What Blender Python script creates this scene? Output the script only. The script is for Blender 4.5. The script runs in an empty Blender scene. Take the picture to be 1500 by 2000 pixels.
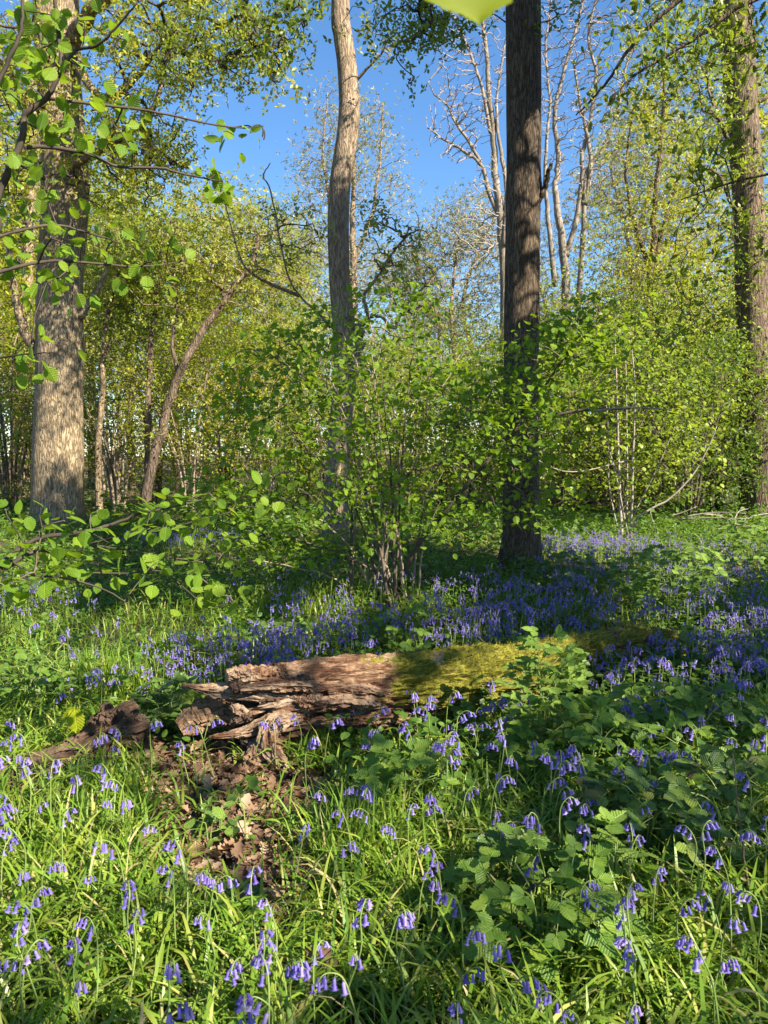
import bpy, math, time
import numpy as np
T0 = time.time()
SC = bpy.context.scene
COL = SC.collection
RNG = np.random.default_rng(11)
PI = math.pi

# ------------------------------------------------------------------ camera model
F = 1510.0
PITCH = math.atan((1000 - 890) / F)
CAM = np.array([0.0, 0.0, 1.5])
FWD = np.array([0, math.cos(PITCH), -math.sin(PITCH)])
UPV = np.array([0, math.sin(PITCH), math.cos(PITCH)])

def at(px, py, Y):
    d = FWD + np.array([1.0, 0, 0]) * ((px - 750) / F) + UPV * ((1000 - py) / F)
    return CAM + d * (Y / d[1])

def proj(p):
    d = np.asarray(p, float) - CAM
    z = np.maximum(d @ FWD, 1e-3)
    return 750 + F * d[..., 0] / z, 1000 - F * (d @ UPV) / z, d @ FWD

def gh(x, y):
    x = np.asarray(x, float); y = np.asarray(y, float)
    h = 0.035 * np.sin(x * 1.1 + 0.5) * np.sin(y * 0.8 + 1.0) + 0.018 * np.sin(x * 2.7 + y * 1.9)
    return h + 0.012 * np.clip(y - 8, 0, 60)

def ground_at(px, py, lift=0.0):
    d = FWD + np.array([1.0, 0, 0]) * ((px - 750) / F) + UPV * ((1000 - py) / F)
    t = 4.0
    for _ in range(40):
        p = CAM + d * t
        e = p[2] - (float(gh(p[0], p[1])) + lift)
        t = min(max(t + e / max(-d[2], 0.02) * 0.8, 0.3), 60)
    return CAM + d * t

SUN_AZ, SUN_EL = math.radians(51), math.radians(38)
S = np.array([math.sin(SUN_AZ) * math.cos(SUN_EL), -math.cos(SUN_AZ) * math.cos(SUN_EL), math.sin(SUN_EL)])

# ------------------------------------------------------------------ noise
def vnoise(p, seed=0):
    p = np.asarray(p, float); i = np.floor(p).astype(np.int64); f = p - i; f = f * f * (3 - 2 * f)
    def h(a, b, c):
        n = (a * 73856093) ^ (b * 19349663) ^ (c * 83492791) ^ (seed * 2654435761)
        n = (n ^ (n >> 13)) * 1274126177 & 0xffffffff
        return ((n ^ (n >> 16)) & 0xffff) / 65535.0
    r = 0
    for dx in (0, 1):
        for dy in (0, 1):
            for dz in (0, 1):
                w = (f[..., 0] if dx else 1 - f[..., 0]) * (f[..., 1] if dy else 1 - f[..., 1]) * (f[..., 2] if dz else 1 - f[..., 2])
                r = r + w * h(i[..., 0] + dx, i[..., 1] + dy, i[..., 2] + dz)
    return r * 2 - 1

def fbm(p, oct=4, seed=0):
    p = np.asarray(p, float); r = 0; a = 1; t = 0
    for k in range(oct):
        r = r + a * vnoise(p * (2 ** k), seed + k); t += a; a *= 0.5
    return r / t

def nrm(v):
    return v / np.maximum(np.linalg.norm(v, axis=-1, keepdims=True), 1e-9)

# ------------------------------------------------------------------ mesh builder
class MB:
    def __init__(s): s.v = []; s.f = []; s.n = 0; s.attr = []; s.subs = []
    def add(s, verts, faces, mat=0, smooth=False, grain=None):
        verts = np.asarray(verts, float).reshape(-1, 3)
        for fa in (faces if isinstance(faces, list) else [faces]):
            fa = np.asarray(fa, np.int64)
            if len(fa): s.f.append((fa + s.n, mat, smooth))
        s.v.append(verts); s.attr.append(np.zeros_like(verts) if grain is None else np.asarray(grain, float).reshape(-1, 3))
        s.n += len(verts)
    def mesh(s, name, mats, grain=False, origin=None):
        v = np.concatenate(s.v) if s.v else np.zeros((0, 3))
        if origin is not None: v = v - np.asarray(origin)
        me = bpy.data.meshes.new(name)
        me.vertices.add(len(v)); me.vertices.foreach_set('co', v.astype(np.float32).ravel())
        loops, starts, mi, sm, k = [], [], [], [], 0
        for fa, m, b in s.f:
            n, c = fa.shape
            loops.append(fa.ravel()); starts.append(k + np.arange(n) * c); k += n * c
            mi.append(np.full(n, m)); sm.append(np.full(n, b))
        lo = np.concatenate(loops); st = np.concatenate(starts)
        me.loops.add(len(lo)); me.loops.foreach_set('vertex_index', lo.astype(np.int32))
        me.polygons.add(len(st)); me.polygons.foreach_set('loop_start', st.astype(np.int32))
        me.polygons.foreach_set('material_index', np.concatenate(mi).astype(np.int32))
        me.polygons.foreach_set('use_smooth', np.concatenate(sm))
        if grain:
            a = me.attributes.new('grain', 'FLOAT_VECTOR', 'POINT')
            a.data.foreach_set('vector', np.concatenate(s.attr).astype(np.float32).ravel())
        me.update(calc_edges=True); me.validate()
        for m in (mats if isinstance(mats, (list, tuple)) else [mats]): me.materials.append(m)
        return me

def obj(name, me, parent=None, loc=(0, 0, 0), rot=(0, 0, 0), scale=(1, 1, 1)):
    o = bpy.data.objects.new(name, me); COL.objects.link(o)
    o.parent = parent; o.location = loc; o.rotation_euler = rot; o.scale = scale
    return o

def limbs(mb, trunk_o, mats, base, name='limb'):
    for m2 in mb.subs: obj(name, m2.mesh(name, mats, origin=base), trunk_o)
def tag(o, label=None, cat=None, group=None, kind=None):
    if label: o['label'] = label
    if cat: o['category'] = cat
    if group: o['group'] = group
    if kind: o['kind'] = kind
    return o

def thing(name, label, cat, loc=(0, 0, 0), group=None):
    return tag(obj(name, None, None, loc), label, cat, group)

def dup(root, loc, rz, sc, label, group=None):
    r = root.copy(); COL.objects.link(r); r.location = loc; r.rotation_euler = (0, 0, rz)
    r.scale = sc if isinstance(sc, (tuple, list)) else (sc, sc, sc)
    r['label'] = label
    if group: r['group'] = group
    for ch in list(root.children):
        c = ch.copy(); COL.objects.link(c); c.parent = r
        for g in list(ch.children):
            d = g.copy(); COL.objects.link(d); d.parent = c
    return r

# ------------------------------------------------------------------ shapes
def catmull(P, n):
    P = np.asarray(P, float)
    if len(P) < 3:
        t = np.linspace(0, 1, n)[:, None]; return P[0] * (1 - t) + P[-1] * t
    Q = np.vstack([2 * P[0] - P[1], P, 2 * P[-1] - P[-2]])
    u = np.linspace(0, len(P) - 1 - 1e-9, n); i = u.astype(int); t = (u - i)[:, None]
    a, b, c, d = Q[i], Q[i + 1], Q[i + 2], Q[i + 3]
    return 0.5 * (2 * b + (c - a) * t + (2 * a - 5 * b + 4 * c - d) * t ** 2 + (3 * b - a - 3 * c + d) * t ** 3)

def frames(path):
    T = np.gradient(path, axis=0); T = nrm(T)
    a = np.array([0.0, 0, 1]) if abs(T[0][2]) < 0.9 else np.array([1.0, 0, 0])
    U = np.zeros_like(T); U[0] = nrm(np.cross(T[0], a))
    for i in range(1, len(T)):
        u = U[i - 1] - T[i] * (U[i - 1] @ T[i]); U[i] = nrm(u)
    return T, U, np.cross(T, U)

def tube(mb, path, rad, sides=8, mat=0, smooth=True, cap=True, rfun=None, grain=False):
    path = np.asarray(path, float); n = len(path); rad = np.broadcast_to(np.asarray(rad, float), (n,))
    T, U, V = frames(path); th = np.linspace(0, 2 * PI, sides, endpoint=False)
    R = np.repeat(rad[:, None], sides, 1)
    if rfun is not None: R = R * rfun(path, th)
    P = path[:, None] + R[..., None] * (np.cos(th)[None, :, None] * U[:, None] + np.sin(th)[None, :, None] * V[:, None])
    i = np.arange(n - 1)[:, None] * sides; j = np.arange(sides)[None]; k = (j + 1) % sides
    q = np.stack([i + j, i + k, i + sides + k, i + sides + j], -1).reshape(-1, 4)
    fs = [q]
    if cap: fs += [np.arange(sides)[None, ::-1], (np.arange(sides) + (n - 1) * sides)[None]]
    g = None
    if grain:
        s = np.concatenate([[0], np.cumsum(np.linalg.norm(np.diff(path, axis=0), axis=1))])
        g = np.stack(np.broadcast_arrays(s[:, None], np.cos(th)[None] * R, np.sin(th)[None] * R), -1)
    mb.add(P.reshape(-1, 3), fs, mat, smooth, g)

def cones(mb, P0, P1, R0, R1, sides=4, mat=0):
    m = len(P0)
    if not m: return
    W = nrm(P1 - P0); a = np.where(np.abs(W[:, 2:3]) < 0.9, [[0.0, 0, 1]], [[1.0, 0, 0]])
    U = nrm(np.cross(W, a)); V = np.cross(W, U); th = np.linspace(0, 2 * PI, sides, endpoint=False)
    ring = np.cos(th)[None, :, None] * U[:, None] + np.sin(th)[None, :, None] * V[:, None]
    A = P0[:, None] + ring * R0[:, None, None]; B = P1[:, None] + ring * R1[:, None, None]
    vv = np.concatenate([A, B], 1).reshape(-1, 3)
    b = (np.arange(m) * 2 * sides)[:, None]; j = np.arange(sides)[None]; k = (j + 1) % sides
    mb.add(vv, np.stack([b + j, b + k, b + sides + k, b + sides + j], -1).reshape(-1, 4), mat, True)

def inst(mb, tv, tf, pos, X, Z, size, mat=0, smooth=False, size_y=None):
    """copies of a small template (leaf): x axis along X, z near Z"""
    if not len(pos): return
    X = nrm(X); Y = nrm(np.cross(Z, X)); Zo = np.cross(X, Y)
    size = np.broadcast_to(np.asarray(size, float), (len(pos),))[:, None, None]
    sy = size if size_y is None else np.broadcast_to(np.asarray(size_y, float), (len(pos),))[:, None, None]
    P = pos[:, None] + size * tv[None, :, 0:1] * X[:, None] + sy * tv[None, :, 1:2] * Y[:, None] + size * tv[None, :, 2:3] * Zo[:, None]
    b = (np.arange(len(pos)) * len(tv))
    fs = [(np.asarray(f)[None] + b[:, None, None]).reshape(-1, np.asarray(f).shape[1]) for f in tf]
    mb.add(P.reshape(-1, 3), fs, mat, smooth, np.tile(tv + [1, 0, 0], (len(pos), 1)))

# leaf templates: length 1 along x
DIAM = (np.array([[0, 0, 0], [.45, .3, .05], [1, 0, -.04], [.5, -.3, .05]]), [np.array([[0, 1, 2, 3]])])
OVAL = (np.array([[0, 0, 0], [.25, .3, .06], [.65, .3, .05], [1, 0, -.08], [.65, -.3, .05], [.25, -.3, .06]]),
        [np.array([[0, 3, 2, 1], [0, 5, 4, 3]])])
def star(n=4, seed=1):
    r = np.random.default_rng(seed); v = []; f = []
    for k in range(n):
        a = 2 * PI * k / n + r.uniform(-.4, .4); el = r.uniform(-.5, .6); L = r.uniform(.6, 1.0)
        d = np.array([math.cos(a) * math.cos(el), math.sin(a) * math.cos(el), math.sin(el)]); s = np.array([-math.sin(a), math.cos(a), r.uniform(-.5, .5)])
        b = len(v); v += [d * .02, d * L * .55 + s * .24 * L, d * L, d * L * .5 - s * .24 * L]; f.append([b, b + 1, b + 2, b + 3])
    return np.array(v), [np.array(f)]
STAR = star()
def lobed():
    # oak leaf outline, folded along the midrib
    up = [(0, 0.0), (.12, .07), (.22, .16), (.3, .1), (.42, .25), (.52, .15), (.64, .28), (.74, .16), (.86, .18), (1, 0)]
    mid = [(x, 0) for x, _ in up]
    v = [(x, 0, -.03 * math.sin(x * PI)) for x, _ in up] + [(x, y, .05 * y / .25 + .0) for x, y in up[1:-1]] + [(x, -y, .05 * y / .25) for x, y in up[1:-1]]
    n = len(up); L = lambda i: n + i - 1; R = lambda i: n + n - 2 + i - 1
    q = []; t = [[0, 1, L(1)], [0, R(1), 1], [n - 2, n - 1, L(n - 2)], [n - 1, n - 2, R(n - 2)]]
    for i in range(1, n - 2): q += [[i, i + 1, L(i + 1), L(i)], [i + 1, i, R(i), R(i + 1)]]
    return np.array(v), [np.array(q), np.array(t)]
LOBED = lobed()
def toothed(width=.4, heart=.9, n=11, droop=.18, teeth=.035, pleat=.02, cup=.05):
    # rounded serrated leaf (hazel, bramble leaflet) with raised side veins
    u = np.linspace(0, 1, n); v = []; 
    prof = np.interp(u, [0, .04, .12, .28, .45, .62, .78, .88, .95, 1], [.03, .45, .78, .98, 1, .9, .62, .3, .1, 0]); prof = prof ** (1 if heart < 1 else 1.15)
    w = width * prof
    zmid = -droop * u ** 2
    for i in range(n): v.append((u[i], 0, zmid[i]))
    for sgn in (1, -1):
        for fr in (.55, 1.0):
            for i in range(n):
                tw = w[i] * fr + ((teeth if i % 2 else -teeth * .5) if fr == 1.0 and 0 < i < n - 1 else 0)
                v.append((u[i] + (.10 * fr if 0 < i < n - 2 else 0) * (1 - u[i]) - (0.05 * fr if i == 1 else 0), sgn * tw, zmid[i] + cup * fr + (pleat if i % 2 else -pleat) * (fr if fr < 1 else .6)))
    q = []
    for s in (0, 1):
        a = n + s * 2 * n; b = a + n
        for i in range(n - 1):
            for (p, r) in ((0, a), (a, b)):
                f = [p + i, p + i + 1, r + i + 1, r + i]
                q.append(f if s == 0 else f[::-1])
    return np.array(v, float), [np.array(q)]
HAZEL = toothed(.39, .9, 17)
BRAM = toothed(.36, 1.0, 13, .12, .04, .03, .06)

def rand_dirs(n, rng, up=0.0):
    d = rng.normal(size=(n, 3)); d[:, 2] += up
    return nrm(d)

# ------------------------------------------------------------------ branching: minimum spanning growth towards scattered points
def grow(nodes, pts, bf=.35, down=.6, plen0=None):
    K = len(nodes); N = K + len(pts); pos = np.vstack([nodes, pts]); par = -np.ones(N, int); pl = np.zeros(N)
    if plen0 is not None: pl[:K] = plen0
    best = np.full(len(pts), 1e9); bp = np.zeros(len(pts), int)
    def relax(j):
        d = pts - pos[j]; dist = np.sqrt((d * d).sum(1))
        c = dist + bf * (pl[j] + dist) + down * np.maximum(0, pos[j][2] - pts[:, 2])
        m = c < best; best[m] = c[m]; bp[m] = j
    for j in range(K): relax(j)
    done = np.zeros(len(pts), bool)
    for _ in range(len(pts)):
        k = int(np.argmin(np.where(done, 1e9, best))); done[k] = True; j = K + k
        par[j] = bp[k]; pl[j] = pl[bp[k]] + np.linalg.norm(pos[j] - pos[bp[k]]); relax(j)
        if True: best[done] = 1e8
    return pos, par, pl

def branches(mb, nodes, pts, rng, rt=.004, pw=.48, rmax=.12, wob=.07, bf=.35, down=.6, mat=0, plen0=None, sub=3):
    """adds tapering limbs to mb; returns tip points and growth directions"""
    if not len(pts): return pts, pts
    K = len(nodes); pos, par, pl = grow(np.asarray(nodes, float), np.asarray(pts, float), bf, down, plen0)
    order = np.argsort(pl[K:])[::-1] + K; cnt = np.ones(len(pos))
    for j in order:
        if par[j] >= K: cnt[par[j]] += cnt[j]
    r = np.minimum(rt * cnt ** pw, rmax)
    c = np.arange(K, len(pos)); P0 = pos[par[c]]; P1 = pos[c]; r1 = r[c]
    r0 = np.where(par[c] >= K, np.minimum(r[np.maximum(par[c], 0)], r1 * 1.35), r1 * 1.3)
    L = np.linalg.norm(P1 - P0, axis=1); prev = P0; pr = r0
    D = nrm(P1 - P0)
    for s in range(1, sub + 1):
        t = s / sub; q = P0 * (1 - t) + P1 * t
        if s < sub: q = q + rng.normal(size=q.shape) * (wob * L)[:, None] + np.array([0, 0, 1.0]) * (L * .05 * math.sin(PI * t))[:, None]
        rr = r0 * (1 - t) + r1 * t
        big = rr > .018
        cones(mb, prev[big], q[big], pr[big], rr[big], 7, mat); cones(mb, prev[~big], q[~big], pr[~big], rr[~big], 3, mat)
        prev, pr = q, rr
    return pos[K:], D

def leaves(mb, P, D, rng, per, size, tmpl, mat, spread=.18, flat=.6, twig=None, smooth=False, fill=None, vz=.75):
    n = len(P) * per
    p = np.repeat(P, per, 0); d = np.repeat(D, per, 0)
    base = p + rng.normal(size=(n, 3)) * spread * np.array([1, 1, vz])
    X = nrm(d * .5 + rand_dirs(n, rng) + np.array([0, 0, -.25]))
    Z = nrm(np.array([0, 0, 1.0]) * flat + rng.normal(size=(n, 3)) * .5)
    s = size * rng.uniform(.65, 1.25, n)
    if twig:
        cones(mb, p, base, np.full(n, twig), np.full(n, twig * .5), 3, 0)
    if fill is not None:
        keep = fill(base); base, X, Z, s = base[keep], X[keep], Z[keep], s[keep]
    inst(mb, tmpl[0], tmpl[1], base, X, Z, s, mat, smooth)

def ell(n, c, r, rng, shell=.35, gap=None, seed=3, gs=.6):
    out = []
    while sum(map(len, out)) < n:
        q = rng.uniform(-1, 1, (n * 3, 3)); l = np.linalg.norm(q, axis=1); q = q[(l < 1) & (l > shell * rng.random(len(l)))]
        p = np.asarray(c) + q * np.asarray(r)
        if gap is not None: p = p[fbm(p * gs, 2, seed) > gap]
        out.append(p)
    return np.concatenate(out)[:n]

# ------------------------------------------------------------------ materials
def new_mat(name):
    m = bpy.data.materials.new(name); m.use_nodes = True; nt = m.node_tree
    for n in list(nt.nodes): nt.nodes.remove(n)
    o = nt.nodes.new('ShaderNodeOutputMaterial')
    return m, nt, o
def nd(nt, t, **kw):
    n = nt.nodes.new(t)
    for k, v in kw.items():
        if k in n.inputs.keys() if hasattr(n.inputs, 'keys') else False: n.inputs[k].default_value = v
        else: setattr(n, k, v)
    return n
def ramp(nt, fac, stops, interp='LINEAR'):
    r = nt.nodes.new('ShaderNodeValToRGB'); e = r.color_ramp.elements; r.color_ramp.interpolation = interp
    while len(e) < len(stops): e.new(.5)
    for el, (p, c) in zip(e, stops): el.position = p; el.color = (*c, 1) if len(c) == 3 else c
    nt.links.new(fac, r.inputs[0]); return r.outputs[0]
def noise(nt, vec, scale, detail=4, rough=.55, dist=0):
    n = nt.nodes.new('ShaderNodeTexNoise'); n.inputs['Scale'].default_value = scale; n.inputs['Detail'].default_value = detail
    n.inputs['Roughness'].default_value = rough; n.inputs['Distortion'].default_value = dist
    nt.links.new(vec, n.inputs['Vector']); return n.outputs['Fac']
def mapping(nt, vec, scale):
    n = nt.nodes.new('ShaderNodeMapping'); n.inputs['Scale'].default_value = scale; nt.links.new(vec, n.inputs['Vector']); return n.outputs[0]
def mixc(nt, fac, a, b, mode='MIX'):
    n = nt.nodes.new('ShaderNodeMix'); n.data_type = 'RGBA'; n.blend_type = mode
    for s, v in ((n.inputs[0], fac), (n.inputs[6], a), (n.inputs[7], b)):
        if isinstance(v, bpy.types.NodeSocket): nt.links.new(v, s)
        elif isinstance(v, (int, float)): s.default_value = v
        else: s.default_value = (*v, 1)
    return n.outputs[2]
def math_(nt, op, a, b=None):
    n = nt.nodes.new('ShaderNodeMath'); n.operation = op
    for s, v in zip(n.inputs, (a, b)):
        if v is None: continue
        if isinstance(v, bpy.types.NodeSocket): nt.links.new(v, s)
        else: s.default_value = v
    return n.outputs[0]

def leaf_mat(name, stops, trans=(.2, .3, .03), tf=.42, rough=.45, spec=.35, patch=0.0, veins=0):
    m, nt, out = new_mat(name)
    g = nt.nodes.new('ShaderNodeNewGeometry')
    oi = nt.nodes.new('ShaderNodeObjectInfo')
    f = g.outputs['Random Per Island']
    f = math_(nt, 'FRACT', math_(nt, 'ADD', f, oi.outputs['Random']))
    c = ramp(nt, f, stops)
    if patch:
        tc = nt.nodes.new('ShaderNodeTexCoord')
        nz = noise(nt, tc.outputs['Object'], patch, 2)
        c = mixc(nt, .9, c, ramp(nt, nz, [(.35, (.7, .85, .8)), (.65, (1.25, 1.1, .9))]), 'MULTIPLY')
    p = nt.nodes.new('ShaderNodeBsdfPrincipled'); p.inputs['Roughness'].default_value = rough
    if veins:
        ga = nt.nodes.new('ShaderNodeAttribute'); ga.attribute_name = 'grain'
        sp = nt.nodes.new('ShaderNodeSeparateXYZ'); nt.links.new(ga.outputs['Vector'], sp.inputs[0])
        ay = math_(nt, 'ABSOLUTE', sp.outputs[1])
        q = math_(nt, 'ABSOLUTE', math_(nt, 'SUBTRACT', math_(nt, 'FRACT', math_(nt, 'MULTIPLY', math_(nt, 'SUBTRACT', sp.outputs[0], math_(nt, 'MULTIPLY', ay, .75)), veins)), .5))
        vn = ramp(nt, q, [(.0, (1, 1, 1)), (.12, (.25, .25, .25)), (.3, (0, 0, 0))])
        md = ramp(nt, ay, [(.0, (1, 1, 1)), (.018, (1, 1, 1)), (.035, (0, 0, 0))])
        vv = math_(nt, 'MAXIMUM', vn, md); nz2 = noise(nt, ga.outputs['Vector'], 9, 3)
        c = mixc(nt, math_(nt, 'MULTIPLY', vv, .5), mixc(nt, .6, c, ramp(nt, nz2, [(.35, (.72, .78, .7)), (.65, (1.2, 1.15, 1.1))]), 'MULTIPLY'), mixc(nt, 1, c, (1.7, 1.5, 1.8), 'MULTIPLY'))
        bm = nt.nodes.new('ShaderNodeBump'); bm.inputs['Distance'].default_value = .004; bm.inputs['Strength'].default_value = .7; bm.invert = True; nt.links.new(vv, bm.inputs['Height']); nt.links.new(bm.outputs[0], p.inputs['Normal'])
    p.inputs['Specular IOR Level'].default_value = spec
    nt.links.new(c, p.inputs['Base Color'])
    t = nt.nodes.new('ShaderNodeBsdfTranslucent')
    tcol = mixc(nt, .55, c, trans)
    if veins: tcol = mixc(nt, vv, tcol, mixc(nt, 1, tcol, (.5, .6, .5), 'MULTIPLY'))
    nt.links.new(tcol, t.inputs['Color'])
    mx = nt.nodes.new('ShaderNodeMixShader'); mx.inputs[0].default_value = tf
    nt.links.new(p.outputs[0], mx.inputs[1]); nt.links.new(t.outputs[0], mx.inputs[2]); nt.links.new(mx.outputs[0], out.inputs[0])
    return m

def bark_mat(name, dark, mid, light, scale=14, stretch=.18, bump=.02, moss=0.0, moss_h=1.2):
    m, nt, out = new_mat(name)
    tc = nt.nodes.new('ShaderNodeTexCoord'); v = tc.outputs['Object']
    ms = mapping(nt, v, (1, 1, stretch))
    w = nt.nodes.new('ShaderNodeTexNoise'); w.inputs['Scale'].default_value = scale * .4; nt.links.new(ms, w.inputs['Vector'])
    va = nt.nodes.new('ShaderNodeVectorMath'); va.operation = 'MULTIPLY_ADD'; nt.links.new(w.outputs['Color'], va.inputs[0])
    va.inputs[1].default_value = (.08, .08, .08); nt.links.new(ms, va.inputs[2])
    n0 = nt.nodes.new('ShaderNodeTexNoise'); n0.inputs['Scale'].default_value = scale; n0.inputs['Detail'].default_value = 3; nt.links.new(va.outputs[0], n0.inputs['Vector'])
    rid = math_(nt, 'ABSOLUTE', math_(nt, 'SUBTRACT', n0.outputs['Fac'], .5))
    n1 = noise(nt, ms, scale * 2.2, 5, .65); n2 = noise(nt, v, 1.3, 3)
    fur = ramp(nt, rid, [(.0, (0, 0, 0)), (.05, (.55, .55, .55)), (.14, (1, 1, 1))])
    h = mixc(nt, .5, fur, n1)
    c = ramp(nt, h, [(.15, dark), (.5, mid), (.85, light)])
    c = mixc(nt, .55, c, ramp(nt, n2, [(.3, (.6, .62, .6)), (.7, (1.25, 1.2, 1.1))]), 'MULTIPLY')
    if moss:
        sx = nt.nodes.new('ShaderNodeSeparateXYZ'); nt.links.new(v, sx.inputs[0])
        hgt = math_(nt, 'SUBTRACT', 1.0, math_(nt, 'DIVIDE', sx.outputs[2], moss_h))
        k = math_(nt, 'MULTIPLY', ramp(nt, math_(nt, 'ADD', math_(nt, 'MULTIPLY', hgt, .5), math_(nt, 'MULTIPLY', noise(nt, v, 5, 5), .75)), [(.62, (0, 0, 0)), (.8, (1, 1, 1))]), moss)
        c = mixc(nt, k, c, (.10, .115, .02))
    b = nt.nodes.new('ShaderNodeBump'); b.inputs['Strength'].default_value = 1; b.inputs['Distance'].default_value = bump; nt.links.new(h, b.inputs['Height'])
    p = nt.nodes.new('ShaderNodeBsdfPrincipled'); p.inputs['Roughness'].default_value = .9; p.inputs['Specular IOR Level'].default_value = .15
    nt.links.new(c, p.inputs['Base Color']); nt.links.new(b.outputs[0], p.inputs['Normal']); nt.links.new(p.outputs[0], out.inputs[0])
    return m

def twig_mat(name, a, b):
    m, nt, out = new_mat(name); tc = nt.nodes.new('ShaderNodeTexCoord')
    c = ramp(nt, noise(nt, tc.outputs['Object'], 9, 4), [(.3, a), (.7, b)])
    p = nt.nodes.new('ShaderNodeBsdfPrincipled'); p.inputs['Roughness'].default_value = .8; p.inputs['Specular IOR Level'].default_value = .2
    nt.links.new(c, p.inputs['Base Color']); nt.links.new(p.outputs[0], out.inputs[0]); return m

M = {}
M['leaf_yellow'] = leaf_mat('yellow_spring_leaf', [(0, (.25, .275, .022)), (.5, (.37, .36, .03)), (1, (.19, .245, .024))], (.5, .5, .03), .48, patch=.5)
M['leaf_lime'] = leaf_mat('lime_spring_leaf', [(0, (.20, .265, .026)), (.5, (.29, .345, .034)), (1, (.15, .225, .024))], (.38, .48, .03), .48, patch=.5)
M['leaf_mid'] = leaf_mat('mid_green_leaf', [(0, (.075, .135, .017)), (.5, (.115, .19, .024)), (1, (.06, .115, .017))], (.22, .36, .025), .45, patch=.6)
M['leaf_olive'] = leaf_mat('olive_young_leaf', [(0, (.21, .245, .04)), (.5, (.28, .295, .05)), (1, (.155, .205, .035))], (.38, .40, .05), .45, patch=.5)
M['leaf_pale'] = leaf_mat('pale_bud_leaf', [(0, (.24, .23, .10)), (.5, (.32, .30, .15)), (1, (.18, .20, .07))], (.38, .38, .12), .4)
M['leaf_oak'] = leaf_mat('oak_leaf', [(0, (.075, .125, .014)), (.5, (.12, .175, .018)), (1, (.17, .20, .02))], (.38, .45, .02), .46)
M['leaf_hazel'] = leaf_mat('hazel_leaf', [(0, (.105, .205, .016)), (.5, (.15, .26, .02)), (1, (.20, .30, .026))], (.42, .58, .02), .48, .5, .3, veins=8)
M['leaf_glow'] = leaf_mat('young_yellow_green_leaf', [(0, (.19, .25, .012)), (1, (.24, .28, .012))], (.5, .55, .01), .62, .5, .25, veins=8)
M['leaf_seedling'] = leaf_mat('seedling_leaf', [(0, (.27, .34, .015)), (1, (.33, .37, .015))], (.62, .7, .01), .55, .5, .25, veins=8)
M['leaf_bramble'] = leaf_mat('bramble_leaf', [(0, (.085, .17, .024)), (.5, (.135, .235, .032)), (1, (.19, .285, .036))], (.22, .40, .03), .38, .42, .35, veins=8)
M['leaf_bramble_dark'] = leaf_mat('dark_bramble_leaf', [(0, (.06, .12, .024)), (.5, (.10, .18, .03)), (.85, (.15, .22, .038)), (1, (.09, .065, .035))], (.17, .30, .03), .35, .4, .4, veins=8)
M['leaf_fresh'] = leaf_mat('fresh_pale_leaf', [(0, (.15, .25, .04)), (.5, (.21, .32, .055)), (1, (.12, .21, .035))], (.33, .5, .05), .4, .45, .3, veins=8)
M['herb'] = leaf_mat('herb_leaf', [(0, (.045, .10, .016)), (.5, (.08, .16, .022)), (1, (.12, .205, .03))], (.2, .36, .02), .4, .45, .3)
M['grass'] = leaf_mat('grass_blade', [(0, (.09, .175, .018)), (.4, (.14, .245, .024)), (.82, (.22, .29, .034)), (.93, (.30, .31, .07)), (1, (.42, .34, .18))], (.36, .5, .025), .36, .42, .32)
M['stemgreen'] = leaf_mat('bluebell_stem', [(0, (.17, .26, .06)), (1, (.22, .27, .08))], (.25, .32, .05), .2, .4, .4)
M['bell'] = leaf_mat('bluebell_petal', [(0, (.14, .095, .38)), (.4, (.215, .16, .52)), (.8, (.30, .24, .60)), (1, (.40, .29, .57))], (.26, .2, .68), .38, .45, .25)
M['bell_far'] = leaf_mat('distant_bluebell_petal', [(0, (.12, .085, .31)), (.5, (.19, .145, .43)), (1, (.32, .26, .56))], (.24, .19, .6), .35, .5, .25)
M['dead'] = leaf_mat('dead_leaf', [(0, (.105, .06, .034)), (.4, (.18, .108, .064)), (.75, (.25, .16, .10)), (.9, (.33, .23, .155)), (1, (.07, .042, .028))], (.3, .17, .08), .15, .7, .2)
M['dead_tan'] = leaf_mat('tan_dead_leaf', [(0, (.30, .21, .10)), (1, (.36, .26, .13))], (.4, .27, .1), .25, .6, .2, patch=60, veins=8)
M['twig'] = twig_mat('twig', (.06, .045, .033), (.14, .11, .08))
M['twig_pale'] = twig_mat('pale_twig', (.22, .18, .15), (.34, .29, .245))
M['twig_dark'] = twig_mat('dark_twig', (.035, .028, .022), (.08, .062, .045))
M['twig_light_brown'] = twig_mat('light_brown_twig', (.16, .12, .085), (.30, .24, .17))  # lighter brown twig tone
M['bark_oak'] = bark_mat('oak_bark', (.055, .042, .028), (.235, .18, .115), (.41, .32, .205), 26, .2, .03)
M['bark_slim'] = bark_mat('slim_trunk_bark', (.07, .052, .038), (.24, .18, .125), (.38, .295, .21), 34, .16, .02)
M['bark_dark'] = bark_mat('dark_furrowed_bark', (.018, .014, .010), (.082, .061, .043), (.165, .125, .09), 46, .13, .02, .8, .55)
M['bark_brown'] = bark_mat('brown_bark', (.035, .026, .019), (.125, .092, .066), (.23, .172, .122), 24, .16, .03)
M['bark_pale'] = bark_mat('pale_grey_bark', (.11, .09, .072), (.21, .178, .145), (.31, .27, .225), 9, .3, .01)

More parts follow.
